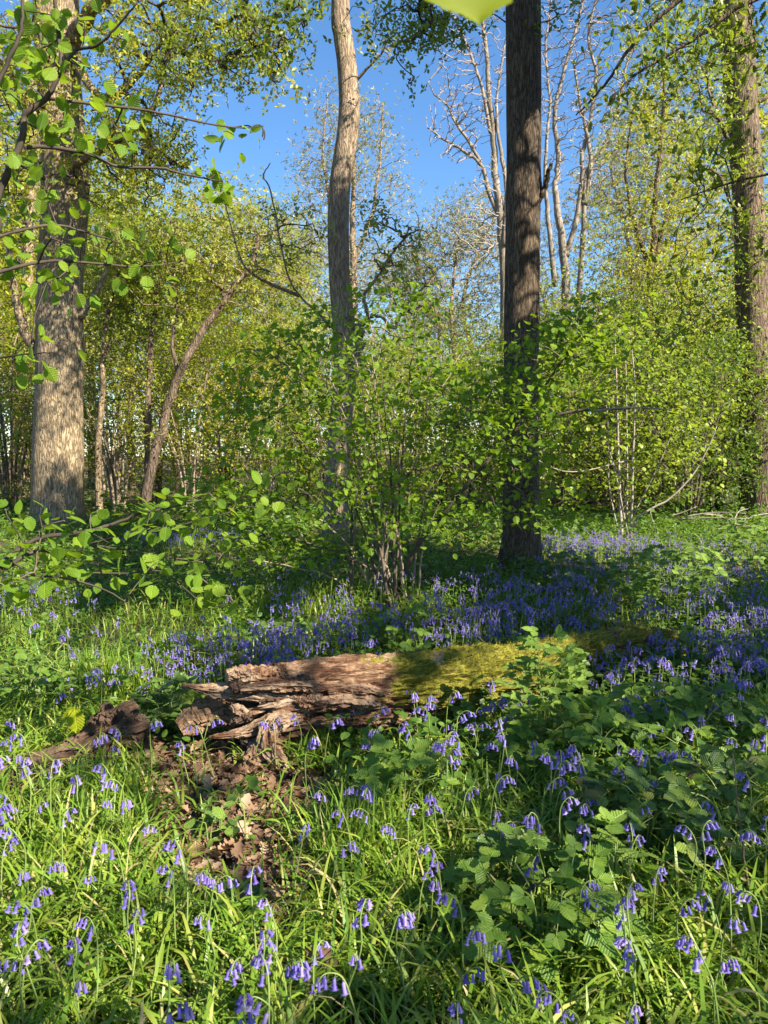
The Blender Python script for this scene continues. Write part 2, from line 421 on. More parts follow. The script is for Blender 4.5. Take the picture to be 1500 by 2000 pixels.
def ground_mat():
    m, nt, out = new_mat('woodland_soil'); tc = nt.nodes.new('ShaderNodeTexCoord'); v = tc.outputs['Object']
    vo = nt.nodes.new('ShaderNodeTexVoronoi'); vo.inputs['Scale'].default_value = 26; nt.links.new(v, vo.inputs['Vector'])
    n = noise(nt, v, 60, 6, .7)
    c = ramp(nt, n, [(.3, (.028, .019, .013)), (.5, (.075, .048, .032)), (.7, (.15, .10, .07))])
    sp = nt.nodes.new('ShaderNodeSeparateXYZ'); nt.links.new(vo.outputs['Color'], sp.inputs[0])
    c = mixc(nt, .6, c, ramp(nt, sp.outputs[0], [(0, (.05, .032, .022)), (.5, (.12, .075, .05)), (1, (.2, .135, .095))]))
    g = noise(nt, v, .55, 4); c = mixc(nt, ramp(nt, g, [(.4, (0, 0, 0)), (.62, (.8, .8, .8))]), c, (.04, .062, .016))
    b = nt.nodes.new('ShaderNodeBump'); b.inputs['Distance'].default_value = .03; nt.links.new(n, b.inputs['Height'])
    p = nt.nodes.new('ShaderNodeBsdfPrincipled'); p.inputs['Roughness'].default_value = .95; p.inputs['Specular IOR Level'].default_value = .1
    nt.links.new(c, p.inputs['Base Color']); nt.links.new(b.outputs[0], p.inputs['Normal']); nt.links.new(p.outputs[0], out.inputs[0]); return m
M['ground'] = ground_mat()

def wood_mat(name, cols, mossy=0.0, pale=.5):
    """rotten wood: fibres follow the 'grain' attribute (x along the log, y/z across)"""
    m, nt, out = new_mat(name)
    at_ = nt.nodes.new('ShaderNodeAttribute'); at_.attribute_name = 'grain'; g = at_.outputs['Vector']
    fib = mapping(nt, g, (5.5, 30, 30)); fib2 = mapping(nt, g, (16, 90, 90)); blk = mapping(nt, g, (22, 17, 17))
    f1 = noise(nt, fib, 1, 6, .65, .6); f2 = noise(nt, fib2, 1, 4, .6, .4); b1 = noise(nt, blk, 1, 5, .6)
    big = noise(nt, mapping(nt, g, (2.6, 4, 4)), 1, 3)
    c = ramp(nt, mixc(nt, .4, f1, b1), [(.30, cols[0]), (.43, cols[1]), (.54, cols[2]), (.68, cols[3])])
    c = mixc(nt, .5, c, ramp(nt, f2, [(.32, (.45, .42, .4)), (.66, (1.35, 1.3, 1.25))]), 'MULTIPLY')
    c = mixc(nt, math_(nt, 'MULTIPLY', ramp(nt, big, [(.5, (0, 0, 0)), (.66, (1, 1, 1))]), pale), c, mixc(nt, .5, cols[3], (.52, .43, .33)))
    hgt = mixc(nt, .5, f1, mixc(nt, .5, f2, b1))
    if mossy:
        a2 = nt.nodes.new('ShaderNodeAttribute'); a2.attribute_name = 'moss'
        mk = math_(nt, 'ADD', a2.outputs['Fac'], math_(nt, 'MULTIPLY', math_(nt, 'SUBTRACT', noise(nt, g, 14, 6, .7), .5), 1.5))
        mc = ramp(nt, noise(nt, g, 46, 5, .7), [(.3, (.045, .05, .008)), (.5, (.14, .135, .014)), (.7, (.26, .22, .03))])
        c = mixc(nt, ramp(nt, mk, [(.42, (0, 0, 0)), (.58, (1, 1, 1))]), c, mc)
    b = nt.nodes.new('ShaderNodeBump'); b.inputs['Distance'].default_value = .04; b.inputs['Strength'].default_value = 1; nt.links.new(hgt, b.inputs['Height'])
    p = nt.nodes.new('ShaderNodeBsdfPrincipled'); p.inputs['Roughness'].default_value = .85; p.inputs['Specular IOR Level'].default_value = .2
    nt.links.new(c, p.inputs['Base Color']); nt.links.new(b.outputs[0], p.inputs['Normal']); nt.links.new(p.outputs[0], out.inputs[0]); return m
M['wood'] = wood_mat('rotten_red_wood', [(.014, .007, .005), (.075, .034, .021), (.18, .102, .058), (.40, .30, .195)], 1.0, .5)
M['wood_brown'] = wood_mat('weathered_brown_wood', [(.04, .024, .016), (.12, .075, .045), (.22, .14, .085), (.34, .24, .16)], 0, .25)
M['wood_dark'] = wood_mat('dark_rotten_wood', [(.018, .012, .009), (.05, .032, .022), (.10, .06, .04), (.2, .13, .09)], 0, .12)
M['moss'] = leaf_mat('moss_tuft', [(0, (.09, .09, .012)), (.5, (.16, .15, .018)), (1, (.25, .21, .03))], (.2, .19, .02), .3, .7, .1)

# ------------------------------------------------------------------ world, sun, camera
w = bpy.data.worlds.new('World'); SC.world = w; w.use_nodes = True; nt = w.node_tree
sky = nt.nodes.new('ShaderNodeTexSky'); sky.sky_type = 'NISHITA'; sky.sun_disc = False
sky.sun_elevation = SUN_EL; sky.sun_rotation = math.radians(180) - SUN_AZ
sky.altitude = 100; sky.air_density = 1.0; sky.dust_density = .25; sky.ozone_density = 4.0
bg = nt.nodes['Background']; bg.inputs[1].default_value = .074
hs = nt.nodes.new('ShaderNodeHueSaturation'); hs.inputs['Saturation'].default_value = 1.15; nt.links.new(sky.outputs[0], hs.inputs['Color']); nt.links.new(hs.outputs[0], bg.inputs[0])
from mathutils import Vector
ld = bpy.data.lights.new('sun', 'SUN'); ld.energy = 5.0; ld.angle = math.radians(.53); ld.color = (1, .90, .74)
lo = bpy.data.objects.new('sun', ld); COL.objects.link(lo); lo.rotation_euler = Vector(tuple(S)).to_track_quat('Z', 'Y').to_euler()
cd = bpy.data.cameras.new('camera'); co = bpy.data.objects.new('camera', cd); COL.objects.link(co)
cd.sensor_fit = 'VERTICAL'; cd.sensor_height = 36; cd.sensor_width = 27; cd.lens = 36 * F / 2000
cd.clip_start = .05; cd.clip_end = 3000; co.location = CAM; co.rotation_euler = (PI / 2 - PITCH, 0, 0)
cd.dof.use_dof = True; cd.dof.focus_distance = 4.5; cd.dof.aperture_fstop = 8.5
SC.camera = co
SC.view_settings.view_transform = 'Standard'; SC.view_settings.look = 'None'; SC.view_settings.exposure = 1.75; SC.view_settings.gamma = 1
SC.render.engine = 'CYCLES'; cy = SC.cycles
cy.max_bounces = 7; cy.diffuse_bounces = 4; cy.glossy_bounces = 2; cy.transmission_bounces = 4; cy.transparent_max_bounces = 4
cy.use_denoising = True; cy.sample_clamp_indirect = 6; cy.caustics_reflective = False; cy.caustics_refractive = False
# ------------------------------------------------------------------ PARTS BELOW
# ------------------------------------------------------------------ ground and sky setting
def build_ground():
    xs = np.unique(np.concatenate([np.linspace(-9, 9, 140), np.linspace(-60, 60, 80), np.linspace(-1500, 1500, 21)]))
    ys = np.unique(np.concatenate([np.linspace(-8, 14, 170), np.linspace(-40, 110, 90), np.linspace(-600, 2500, 21)]))
    X, Y = np.meshgrid(xs, ys, indexing='ij')
    near = (np.abs(X) < 12) & (np.abs(Y) < 16)
    Z = gh(X, Y) + np.where(near, .012 * fbm(np.stack([X * 5, Y * 5, X * 0], -1), 3, 5), 0) - .004
    nx, ny = X.shape; i = np.arange(nx - 1)[:, None] * ny; j = np.arange(ny - 1)[None]
    mb = MB(); mb.add(np.stack([X, Y, Z], -1), np.stack([i + j, i + ny + j, i + ny + j + 1, i + j + 1], -1).reshape(-1, 4), 0, True)
    tag(obj('ground', mb.mesh('ground', M['ground'])), 'brown woodland floor under the grass and bluebells', 'ground', kind='structure')
build_ground()

# ------------------------------------------------------------------ light gaps: where sun reaches the floor in the photograph (px ellipse, height)
GAPS = [(220, 1720, 240, 180, .15), (620, 1850, 150, 90, .15), (590, 970, 120, 100, .9), (600, 860, 120, 120, 1.6), (740, 1090, 110, 50, .5), (800, 760, 60, 60, 2.2), (220, 1060, 260, 90, 1.2), (130, 330, 220, 230, 2.5), (330, 1180, 90, 20, .1), (1330, 1060, 150, 16, .15), (1060, 1640, 50, 40, .2), (1400, 1230, 60, 25, .25), (1000, 1560, 40, 40, .2), (860, 1800, 60, 40, .1), (60, 1800, 190, 270, .1), (400, 1890, 290, 120, .1), (560, 1680, 110, 70, .05), (150, 1590, 190, 80, .15), (210, 1335, 75, 70, .1),
        (600, 1330, 230, 50, .42), (880, 1430, 140, 100, .15), (820, 1600, 120, 110, .15), (930, 1275, 90, 28, .36), (740, 1320, 60, 40, .4), (1090, 1320, 80, 90, .35),
        (1310, 1140, 110, 50, .2), (60, 1170, 100, 70, .1), (880, 1150, 90, 28, .25), (700, 1760, 130, 60, .1), (1420, 1470, 60, 50, .2),
        (1190, 1690, 60, 35, .3), (1200, 1450, 70, 40, .25), (950, 1880, 70, 60, .1), (120, 1480, 50, 20, .1), (150, 1390, 40, 40, .2),
        (1330, 1890, 70, 50, .1), (1180, 1080, 120, 22, .15), (420, 1410, 60, 35, .2)]
def sunlit(p):
    """true where a canopy point would shade one of the sunny patches"""
    r = np.zeros(len(p), bool)
    for cx, cy, rx, ry, h in GAPS:
        g = p - S * ((p[:, 2] - h) / S[2])[:, None]
        px, py, z = proj(g)
        r |= (z > .5) & (((px - cx) / rx) ** 2 + ((py - cy) / ry) ** 2 < 1)
    g = p - S * ((p[:, 2] - .2) / S[2])[:, None]; r |= (fbm(g * np.array([2.6, 2.6, 0]) + 11, 2, 31) > .22) & (np.abs(g[:, 0]) < 7) & (g[:, 1] > 1) & (g[:, 1] < 9)
    for q_, rad_ in ((at(905, 10, .56), .35), (at(145, 1395, 3.75), .16)):
        w_ = p - q_; d_ = w_ - (w_ @ S)[:, None] * S; r |= (np.linalg.norm(d_, axis=1) < rad_)
    return r
def keep_shade(p): return ~sunlit(p)

# ------------------------------------------------------------------ hero trunks
def trunk(mb, trace, Y, seed, flare=.35, top=None, sides=36, mat=0, lump=.05, step=.07):
    P = np.array([at(a, b, Y) for a, b, _ in trace]); R = np.array([c / 2 / F * Y for _, _, c in trace])
    if top is not None: P = np.vstack([P, top[:3]]); R = np.append(R, top[3])
    L = np.linalg.norm(np.diff(P, axis=0), axis=1).sum(); n = int(L / step)
    path = catmull(P, n); rad = catmull(np.stack([R, R, R], 1), n)[:, 0]
    z0 = float(gh(P[0][0], Y)); path[0, 2] = z0 - .15
    hz = path[:, 2] - z0
    def rf(p, th):
        a = np.stack(np.broadcast_arrays(np.cos(th)[None] * 1.6, np.sin(th)[None] * 1.6, p[:, 2:3] * .8), -1)
        b = np.stack(np.broadcast_arrays(np.cos(th)[None] * 9, np.sin(th)[None] * 9, p[:, 2:3] * 1.2), -1)
        lob = 1 + .5 * np.sin(th * 5 + seed)[None]
        kr = np.random.default_rng(seed + 50); kn = 0
        for _ in range(9):
            kz, ka, ks = kr.uniform(.6, 9), kr.uniform(0, 2 * PI), kr.uniform(.05, .13)
            kn = kn + kr.uniform(.06, .16) * np.exp(-((p[:, 2:3] - kz) / ks) ** 2 - (np.arctan2(np.sin(th - ka), np.cos(th - ka))[None] / (.35)) ** 2)
        return 1 + kn + lump * fbm(a, 3, seed) + .022 * fbm(b, 3, seed + 9) + flare * np.exp(-np.clip(hz, 0, 9) / .22)[:, None] * lob * .6
    tube(mb, path, rad, sides, mat, True, True, rf)
    return path
def limb(mb, pts, Y, r0, r1, mat=0, sides=8, n=None):
    Y = np.linspace(*Y, len(pts)) if isinstance(Y, tuple) else [Y] * len(pts)
    P = np.array([at(a, b, y) for (a, b), y in zip(pts, Y)])
    path = catmull(P, n or max(8, 5 * len(pts))); k = len(path)
    path[1:-1] += RNG.normal(size=(k - 2, 3)) * r1 * .35
    m2 = MB(); tube(m2, path, np.linspace(r0, r1, k), sides, mat); mb.subs.append(m2)
    return path
def pxpts(n, boxes, rng):
    """points in a set of pixel ellipses with a depth range (cx, cy, rx, ry, Y0, Y1, share)"""
    out = []
    tot = sum(b[6] for b in boxes)
    for cx, cy, rx, ry, y0, y1, sh in boxes:
        k = int(n * sh / tot) + 1; a = rng.uniform(0, 2 * PI, k); r = np.sqrt(rng.random(k))
        Y = rng.uniform(y0, y1, k)
        out.append(np.array([at(cx + rx * rr * math.cos(t), cy + ry * rr * math.sin(t), y) for rr, t, y in zip(r, a, Y)]))
    return np.concatenate(out)

# --- big oak at the left
def left_oak():
    rng = np.random.default_rng(21); Y = 15.6
    t = thing('oak_tree', 'thick sunlit oak trunk at the left edge, the stoutest tree in the wood', 'tree', at(112, 1035, Y))
    base = np.array(t.location); mb = MB()
    tr = [(112, 1050, 104), (113, 1000, 98), (113, 900, 94), (115, 800, 90), (117, 700, 87), (117, 550, 85), (124, 450, 84), (127, 350, 85), (122, 250, 82), (115, 150, 78), (112, 60, 80), (110, 0, 80)]
    path = trunk(mb, tr, Y, 3, .3, (*at(105, -350, Y), .28))
    l1 = limb(mb, [(140, 80), (165, 40), (200, 0), (260, -60), (360, -110)], (15.5, 14), .17, .07)
    l2 = limb(mb, [(75, 690), (50, 655), (35, 600), (24, 545), (15, 480)], (15.5, 15.2), .11, .05)
    l3 = limb(mb, [(155, 620), (182, 580), (200, 548), (215, 500)], (15.5, 15.8), .08, .03)
    l4 = limb(mb, [(150, 130), (200, 190), (260, 160), (330, 60)], (15.4, 13.6), .09, .03)
    l5 = limb(mb, [(130, 330), (200, 290), (290, 230), (330, 100)], (15.4, 14.2), .09, .03)
    l6 = limb(mb, [(90, 260), (40, 180), (0, 120), (-60, 60)], (15.4, 14.2), .09, .03)
    l7 = limb(mb, [(120, -60), (300, -160), (450, -130), (560, -60)], (15.4, 12.5), .14, .04)
    limbs(mb, obj('trunk', mb.mesh('oak_trunk', M['bark_oak'], origin=base), t), M['bark_oak'], base)
    nodes = np.vstack([path[-60::4], l1, l3, l4, l5, l6, l7[5:]])
    pts = pxpts(640, [(270, 150, 110, 170, 13, 15.5, 2.6), (400, 60, 110, 90, 12, 14.5, .9), (490, 110, 60, 70, 12, 13.5, .45), (230, 330, 110, 90, 14, 16, 1.2),
                      (40, 150, 80, 160, 13.5, 16, 1.2), (30, 400, 60, 130, 14.5, 16, .5), (250, -140, 300, 100, 12, 16, 1.1), (545, 140, 22, 60, 11.5, 12.5, .1), (330, 300, 60, 60, 14, 15, .4)], rng)
    mb = MB(); P, D = branches(mb, nodes, pts, rng, .008, .45, .08, .09)
    leaves(mb, P, D, rng, 8, .10, STAR, 1, .24, .3)
    obj('crown', mb.mesh('oak_crown', [M['twig_dark'], M['leaf_yellow']], origin=base), t)
    pts = pxpts(90, [(380, 80, 90, 80, 11.5, 13, .8), (520, 60, 80, 80, 11, 12.5, 1.0), (600, 10, 50, 50, 11, 12, .35)], rng)
    mb = MB(); P, D = branches(mb, np.vstack([l7, l1]), pts, rng, .006, .45, .05, .1)
    leaves(mb, P, D, rng, 6, .10, STAR, 1, .16, .3)
    obj('drooping_spray', mb.mesh('oak_spray', [M['twig_dark'], M['leaf_oak']], origin=base), t)
left_oak()

# --- slim wavy trunk in the middle
def slim_tree():
    rng = np.random.default_rng(31); Y = 12.0
    t = thing('ash_tree', 'slim wavy sunlit trunk in the middle, kinked near its top', 'tree', at(655, 1085, Y)); base = np.array(t.location)
    mb = MB()
    tr = [(653, 1095, 56), (656, 1000, 48), (660, 900, 46), (667, 800, 44), (674, 720, 44), (672, 640, 44), (664, 560, 40), (661, 480, 40), (661, 420, 40), (664, 360, 40), (672, 310, 41),
          (680, 250, 40), (682, 200, 38), (678, 130, 37), (670, 70, 36), (665, 10, 34)]
    path = trunk(mb, tr, Y, 8, .25, (*at(672, -260, Y), .09), 28, lump=.06)
    stub = limb(mb, [(690, 735), (694, 690), (698, 655), (700, 640)], 11.93, .115, .085, sides=12)
    l1 = limb(mb, [(694, 640), (712, 632), (719, 618), (714, 598), (712, 575), (735, 545), (760, 505), (790, 465), (818, 448)], (11.9, 11.4), .04, .012)
    l2 = limb(mb, [(645, 640), (620, 610), (588, 580), (560, 530), (530, 380), (515, 345), (528, 318)], (12, 11.2), .022, .007)
    l3 = limb(mb, [(585, 578), (540, 560), (500, 540), (470, 505), (440, 400)], (11.8, 11.3), .03, .008)
    l4 = limb(mb, [(718, 620), (745, 618), (770, 640), (790, 600), (850, 540)], (11.8, 11.4), .03, .01)
    l5 = limb(mb, [(690, 165), (715, 135), (745, 105), (760, 70)], (12, 11.6), .025, .008)
    limbs(mb, obj('trunk', mb.mesh('slim_trunk', [M['bark_slim']], origin=base), t), [M['bark_slim']], base)
    nodes = np.vstack([path[-30::3], l1[8:], l2[10:], l3[8:], l4[8:], l5])
    pts = pxpts(200, [(770, 470, 75, 70, 11, 12, .5), (560, 480, 70, 90, 11, 12, .35), (800, 570, 70, 60, 11, 12, .5), (740, 60, 50, 60, 11, 12.5, .15), (665, -200, 220, 90, 11, 13, .5)], rng)
    mb = MB(); P, D = branches(mb, nodes, pts, rng, .005, .45, .04, .12)
    s = rng.random(len(P)) < .6
    leaves(mb, P[s], D[s], rng, 4, .10, STAR, 1, .12, .3)
    obj('crown', mb.mesh('slim_crown', [M['twig'], M['leaf_olive']], origin=base), t)
slim_tree()

# --- dark straight trunk right of the middle
def dark_tree():
    rng = np.random.default_rng(41); Y = 9.6
    t = thing('oak_tree', 'straight dark shaded trunk right of the middle, standing in bluebells', 'tree', at(1015, 1125, Y)); base = np.array(t.location)
    mb = MB()
    tr = [(1016, 1140, 80), (1016, 1090, 76), (1018, 1030, 72), (1017, 900, 70), (1018, 700, 66), (1020, 500, 65), (1023, 300, 65), (1023, 150, 64), (1022, 0, 63)]
    path = trunk(mb, tr, Y, 5, .6, (*at(1020, -330, Y), .17), 40, lump=.085)
    snag = limb(mb, [(1050, 395), (1064, 370), (1070, 340), (1078, 318)], (9.55, 9.4), .045, .02)
    k1 = limb(mb, [(1000, -80), (920, -120), (840, -110), (800, -40)], (9.6, 9.0), .08, .02)
    k2 = limb(mb, [(1030, -60), (1100, -90), (1180, -70)], (9.6, 9.2), .08, .03)
    limbs(mb, obj('trunk', mb.mesh('dark_trunk', [M['bark_dark']], origin=base), t), [M['bark_dark']], base)
    pts = pxpts(130, [(780, 30, 70, 50, 8.6, 9.6, .5), (790, 120, 22, 70, 8.6, 9.3, .2), (840, 50, 40, 60, 8.6, 9.6, .5), (900, 40, 60, 40, 9, 10, .3), (1090, 40, 40, 40, 9, 9.6, .12), (950, -180, 260, 80, 8.6, 10.6, 1)], rng)
    mb = MB(); P, D = branches(mb, np.vstack([k1, k2, path[-30::3]]), pts, rng, .004, .45, .04, .12)
    leaves(mb, P, D, rng, 5, .085, STAR, 1, .11, .3)
    obj('crown', mb.mesh('dark_crown', [M['twig_dark'], M['leaf_oak']], origin=base), t)
dark_tree()

# --- trunk at the right edge
def right_tree():
    rng = np.random.default_rng(51); Y = 17.0
    t = thing('oak_tree', 'leafy brown trunk at the right edge, leaning slightly left towards its top', 'tree', at(1488, 1005, Y)); base = np.array(t.location)
    mb = MB()
    tr = [(1490, 1015, 84), (1486, 950, 76), (1482, 850, 73), (1478, 750, 70), (1472, 600, 62), (1465, 450, 58), (1458, 330, 56), (1448, 200, 56), (1440, 90, 60), (1430, 0, 64)]
    path = trunk(mb, tr, Y, 6, .3, (*at(1420, -300, Y), .25), 32)
    l1 = limb(mb, [(1455, 350), (1420, 270), (1400, 230), (1370, 215)], (17, 16), .06, .02)
    l2 = limb(mb, [(1450, 420), (1430, 400), (1405, 345), (1385, 330)], (17, 16), .05, .02)
    l3 = limb(mb, [(1480, 200), (1500, 190), (1530, 180)], 16.9, .05, .03)
    limbs(mb, obj('trunk', mb.mesh('right_trunk', [M['bark_brown']], origin=base), t), [M['bark_brown']], base)
    pts = pxpts(260, [(1390, 180, 80, 180, 15.5, 18, 1.0), (1460, 420, 50, 240, 16.2, 17, .9), (1470, 800, 40, 150, 16.2, 16.7, .5), (1350, 80, 110, 90, 15, 18, 1), (1420, -140, 220, 100, 15, 19, 1)], rng)
    mb = MB(); P, D = branches(mb, np.vstack([path[20::4], l1, l2, l3]), pts, rng, .006, .45, .06, .1)
    leaves(mb, P, D, rng, 7, .11, STAR, 1, .2, .3)
    obj('crown', mb.mesh('right_crown', [M['twig'], M['leaf_lime']], origin=base), t)
right_tree()

# --- oak outside the right edge whose branches hang into the upper right corner; its unseen crown is added to shade the middle of the glade
def overhang_oak():
    rng = np.random.default_rng(61)
    t = thing('oak_tree', 'oak outside the right edge whose dark lobed leaf sprays hang into the upper right corner', 'tree', (7.2, 6.2, float(gh(7.2, 6.2)))); base = np.array(t.location)
    mb = MB()
    P = catmull([(7.2, 6.2, -.15), (7.15, 6.2, 1.5), (7.0, 6.2, 4), (6.7, 6.2, 7), (6.4, 6.3, 10.5)], 90)
    def rf(p, th):
        a = np.stack(np.broadcast_arrays(np.cos(th)[None] * 1.6, np.sin(th)[None] * 1.6, p[:, 2:3] * .8), -1)
        return 1 + .05 * fbm(a, 3, 4) + .3 * np.exp(-np.clip(p[:, 2], 0, 9) / .25)[:, None]
    tube(mb, P, np.linspace(.36, .12, 90), 24, 0, True, True, rf)
    b1 = limb(mb, [(1720, -60), (1560, -30), (1450, 10), (1380, 60), (1300, 110), (1235, 150), (1190, 200)], (6.5, 6.8), .026, .007)
    b2 = limb(mb, [(1700, -150), (1500, -120), (1315, 10), (1230, 95), (1190, 155), (1150, 200), (1125, 225)], (6.4, 7.4), .026, .006)
    b3 = limb(mb, [(1750, 300), (1600, 330), (1500, 340), (1420, 360), (1330, 390)], (6.6, 7.2), .02, .005)
    limbs(mb, obj('trunk', mb.mesh('overhang_trunk', [M['bark_brown']], origin=base), t), [M['bark_brown']], base)
    pts = pxpts(200, [(1300, 70, 120, 80, 6.4, 7.6, 1.5), (1420, 60, 90, 90, 6.2, 7.2, 1.2), (1230, 160, 90, 70, 6.6, 7.6, .8), (1350, 250, 110, 100, 6.6, 7.6, .9), (1400, 330, 60, 110, 6.5, 7.6, .5), (1380, 520, 90, 110, 6.8, 7.8, .7), (1280, 640, 130, 60, 7, 8, .25)], rng)
    mb = MB(); P2, D = branches(mb, np.vstack([b1, b2, b3]), pts, rng, .002, .38, .012, .06)
    k = rng.random(len(P2)) < .9
    leaves(mb, P2[k], D[k], rng, 6, .08, LOBED, 1, .11, .4)
    obj('hanging_spray', mb.mesh('overhang_spray', [M['twig_dark'], M['leaf_oak']], origin=base), t)
    pts = np.vstack([ell(480, (5.0, 6.5, 7.6), (2.3, 2.2, 3.6), rng), ell(420, (5.6, 3.6, 6.6), (2.4, 2.2, 2.0), rng), ell(260, (3.9, 7.3, 8.2), (1.4, 1.4, 3), rng), ell(420, (8.2, 2.4, 5.6), (2.7, 2.6, 1.9), rng), ell(260, (5.4, 6.5, 5.8), (1.3, 1.2, 1.9), rng), ell(340, (5.6, 6.4, 9.4), (1.6, 1.4, 2.3), rng), ell(300, (3.4, 2.4, 6.2), (2.1, 2.0, 1.4), rng)])
    px, py, z = proj(pts); pts = pts[~((px < 1540) & (px > -40) & (py > -60) & (z > 0))]
    mb = MB(); P2, D = branches(mb, P[25::3], pts, rng, .006, .45, .1, .09)
    leaves(mb, P2, D, rng, 12, .2, STAR, 1, .26, .35, fill=keep_shade)  # out-of-view crown added as shade caster, leaves dropped above the sunny patches
    obj('crown', mb.mesh('overhang_shade_crown', [M['twig_dark'], M['leaf_oak']], origin=base), t)
overhang_oak()

# --- hazel behind the camera: one leaf hangs into the top of the picture, its unseen crown is added and shaped to dapple the foreground
def overhead_hazel():
    rng = np.random.default_rng(71)
    t = thing('hazel_tree', 'hazel reaching over the viewer, one blurred glowing yellow-green leaf hanging at the top edge', 'tree', (4.2, -1.2, float(gh(4.2, -1.2)))); base = np.array(t.location)
    mb = MB()
    S0 = []
    for k in range(5):
        a = rng.uniform(0, 2 * PI); e = np.array([4.2 + 1.3 * math.cos(a), -1.2 + 1.3 * math.sin(a), rng.uniform(4.2, 5.6)])
        p = catmull([(4.2 + .1 * math.cos(a), -1.2 + .1 * math.sin(a), -.1), ((4.2 + e[0]) / 2 - .1, (e[1] - 1.2) / 2 + .1, 2), e], 24)
        tube(mb, p, np.linspace(.07, .025, 24), 8); S0.append(p[6:])
    a0 = S0[0][6]; tip = at(905, -100, .56)
    tw = catmull([a0, (2.4, -.6, 2.9), (1.0, .2, 2.35), (.3, .5, 2.05), tip + np.array([0, 0, .06])], 30)
    tube(mb, tw, np.linspace(.02, .0012, 30), 6)
    obj('stem', mb.mesh('overhead_stems', [M['twig']], origin=base), t)
    mb = MB()
    inst(mb, HAZEL[0], HAZEL[1], np.array([at(898, -108, .56)]), np.array([[.10, -.16, -.42]]), np.array([[.08, -1.0, .42]]), .062, 0, True, size_y=[.105])
    obj('hanging_leaf', mb.mesh('overhead_leaf', [M['leaf_glow']], origin=base), t)
    pts = np.vstack([ell(420, (4.9, -.6, 5.0), (2.9, 2.6, 1.7), rng, gap=-.35), ell(200, (7.5, -1.2, 5.6), (2.2, 2.4, 1.6), rng, gap=-.35)])
    mb = MB(); P2, D = branches(mb, np.vstack(S0), pts, rng, .004, .45, .05, .1)
    leaves(mb, P2, D, rng, 14, .12, OVAL, 1, .2, .6, fill=keep_shade)  # added shade crown, thinned so that sun flecks land where wanted
    obj('crown', mb.mesh('overhead_shade_crown', [M['twig'], M['leaf_hazel']], origin=base), t)
overhead_hazel()

# ------------------------------------------------------------------ trees and bushes of the background
def bare_tree(label, stems, Y, pts, seed, name='bare_tree', mat='bark_pale', tw='twig_pale', leafm=None, leafn=0, leafs=.1, rt=.011, frac=1.0):
    rng = np.random.default_rng(seed)
    b = stems[0][0]; g = ground_at(b[0], 1010); base = at(b[0], b[1], Y); base[2] = float(gh(base[0], Y))
    t = thing(name, label, 'tree', base, None); mb = MB(); nodes = []
    for s in stems:
        pts_ = [(a, b_) for a, b_, *_ in s]; w0, w1 = s[0][2], s[-1][2]
        if s is stems[0]:
            P = np.array([base - [0, 0, .2]] + [at(a, b_, Y) for a, b_ in pts_])
        else: P = np.array([at(a, b_, Y + .15 * math.sin(len(nodes))) for a, b_ in pts_])
        path = catmull(P, 8 * len(P)); kk = len(path) - 3; path[2:-1] += np.cumsum(rng.normal(size=(kk, 3)) * .018, 0) * np.sin(np.linspace(0, PI, kk))[:, None]
        m2 = mb if s is stems[0] else MB()
        if m2 is not mb: mb.subs.append(m2)
        tube(m2, path, np.linspace(w0, w1, len(path)) / 2 / F * Y * (.78 if 'grey stems' in label or 'leafless' in label else 1), 9); nodes.append(path[len(path) // 4:])
    limbs(mb, obj('trunk', mb.mesh('bare_trunk', [M[mat]], origin=base), t), [M[mat]], base)
    mb = MB(); P2, D = branches(mb, np.vstack(nodes), pts(rng), rng, rt, .30, .06, .035, bf=1.0, down=1.2)
    if leafm:
        k = rng.random(len(P2)) < frac
        leaves(mb, P2[k], D[k], rng, leafn, leafs, STAR, 1, .28, .3)
    obj('crown', mb.mesh('bare_crown', [M[tw]] + ([M[leafm]] if leafm else []), origin=base), t)
    return t
bare_tree('pale leafless tree left of the dark trunk, its limbs arching left into blue sky',
          [[(985, 600, 24), (982, 500, 21), (974, 400, 19), (963, 330, 17), (958, 250, 14), (948, 170, 12), (942, 100, 13), (936, 30, 10), (930, -80, 6)],
           [(975, 420, 14), (952, 370, 12), (935, 310, 9), (905, 278, 8), (870, 262, 5), (835, 250, 3)], [(940, 318, 9), (905, 260, 7), (880, 215, 5), (856, 188, 4), (836, 162, 2)],
           [(958, 260, 9), (940, 170, 8), (915, 90, 6), (888, 30, 4), (870, -30, 3)], [(985, 480, 14), (990, 380, 10), (985, 300, 8), (975, 200, 6), (985, 90, 4)]], 30,
          lambda r: pxpts(1000, [(925, 120, 75, 150, 29, 31, 1.6), (890, 240, 60, 80, 29, 31, .8), (960, 380, 40, 90, 29, 31, .5), (900, -60, 100, 80, 29, 31, .5), (930, 460, 60, 60, 29, 31, .4)], r), 81)
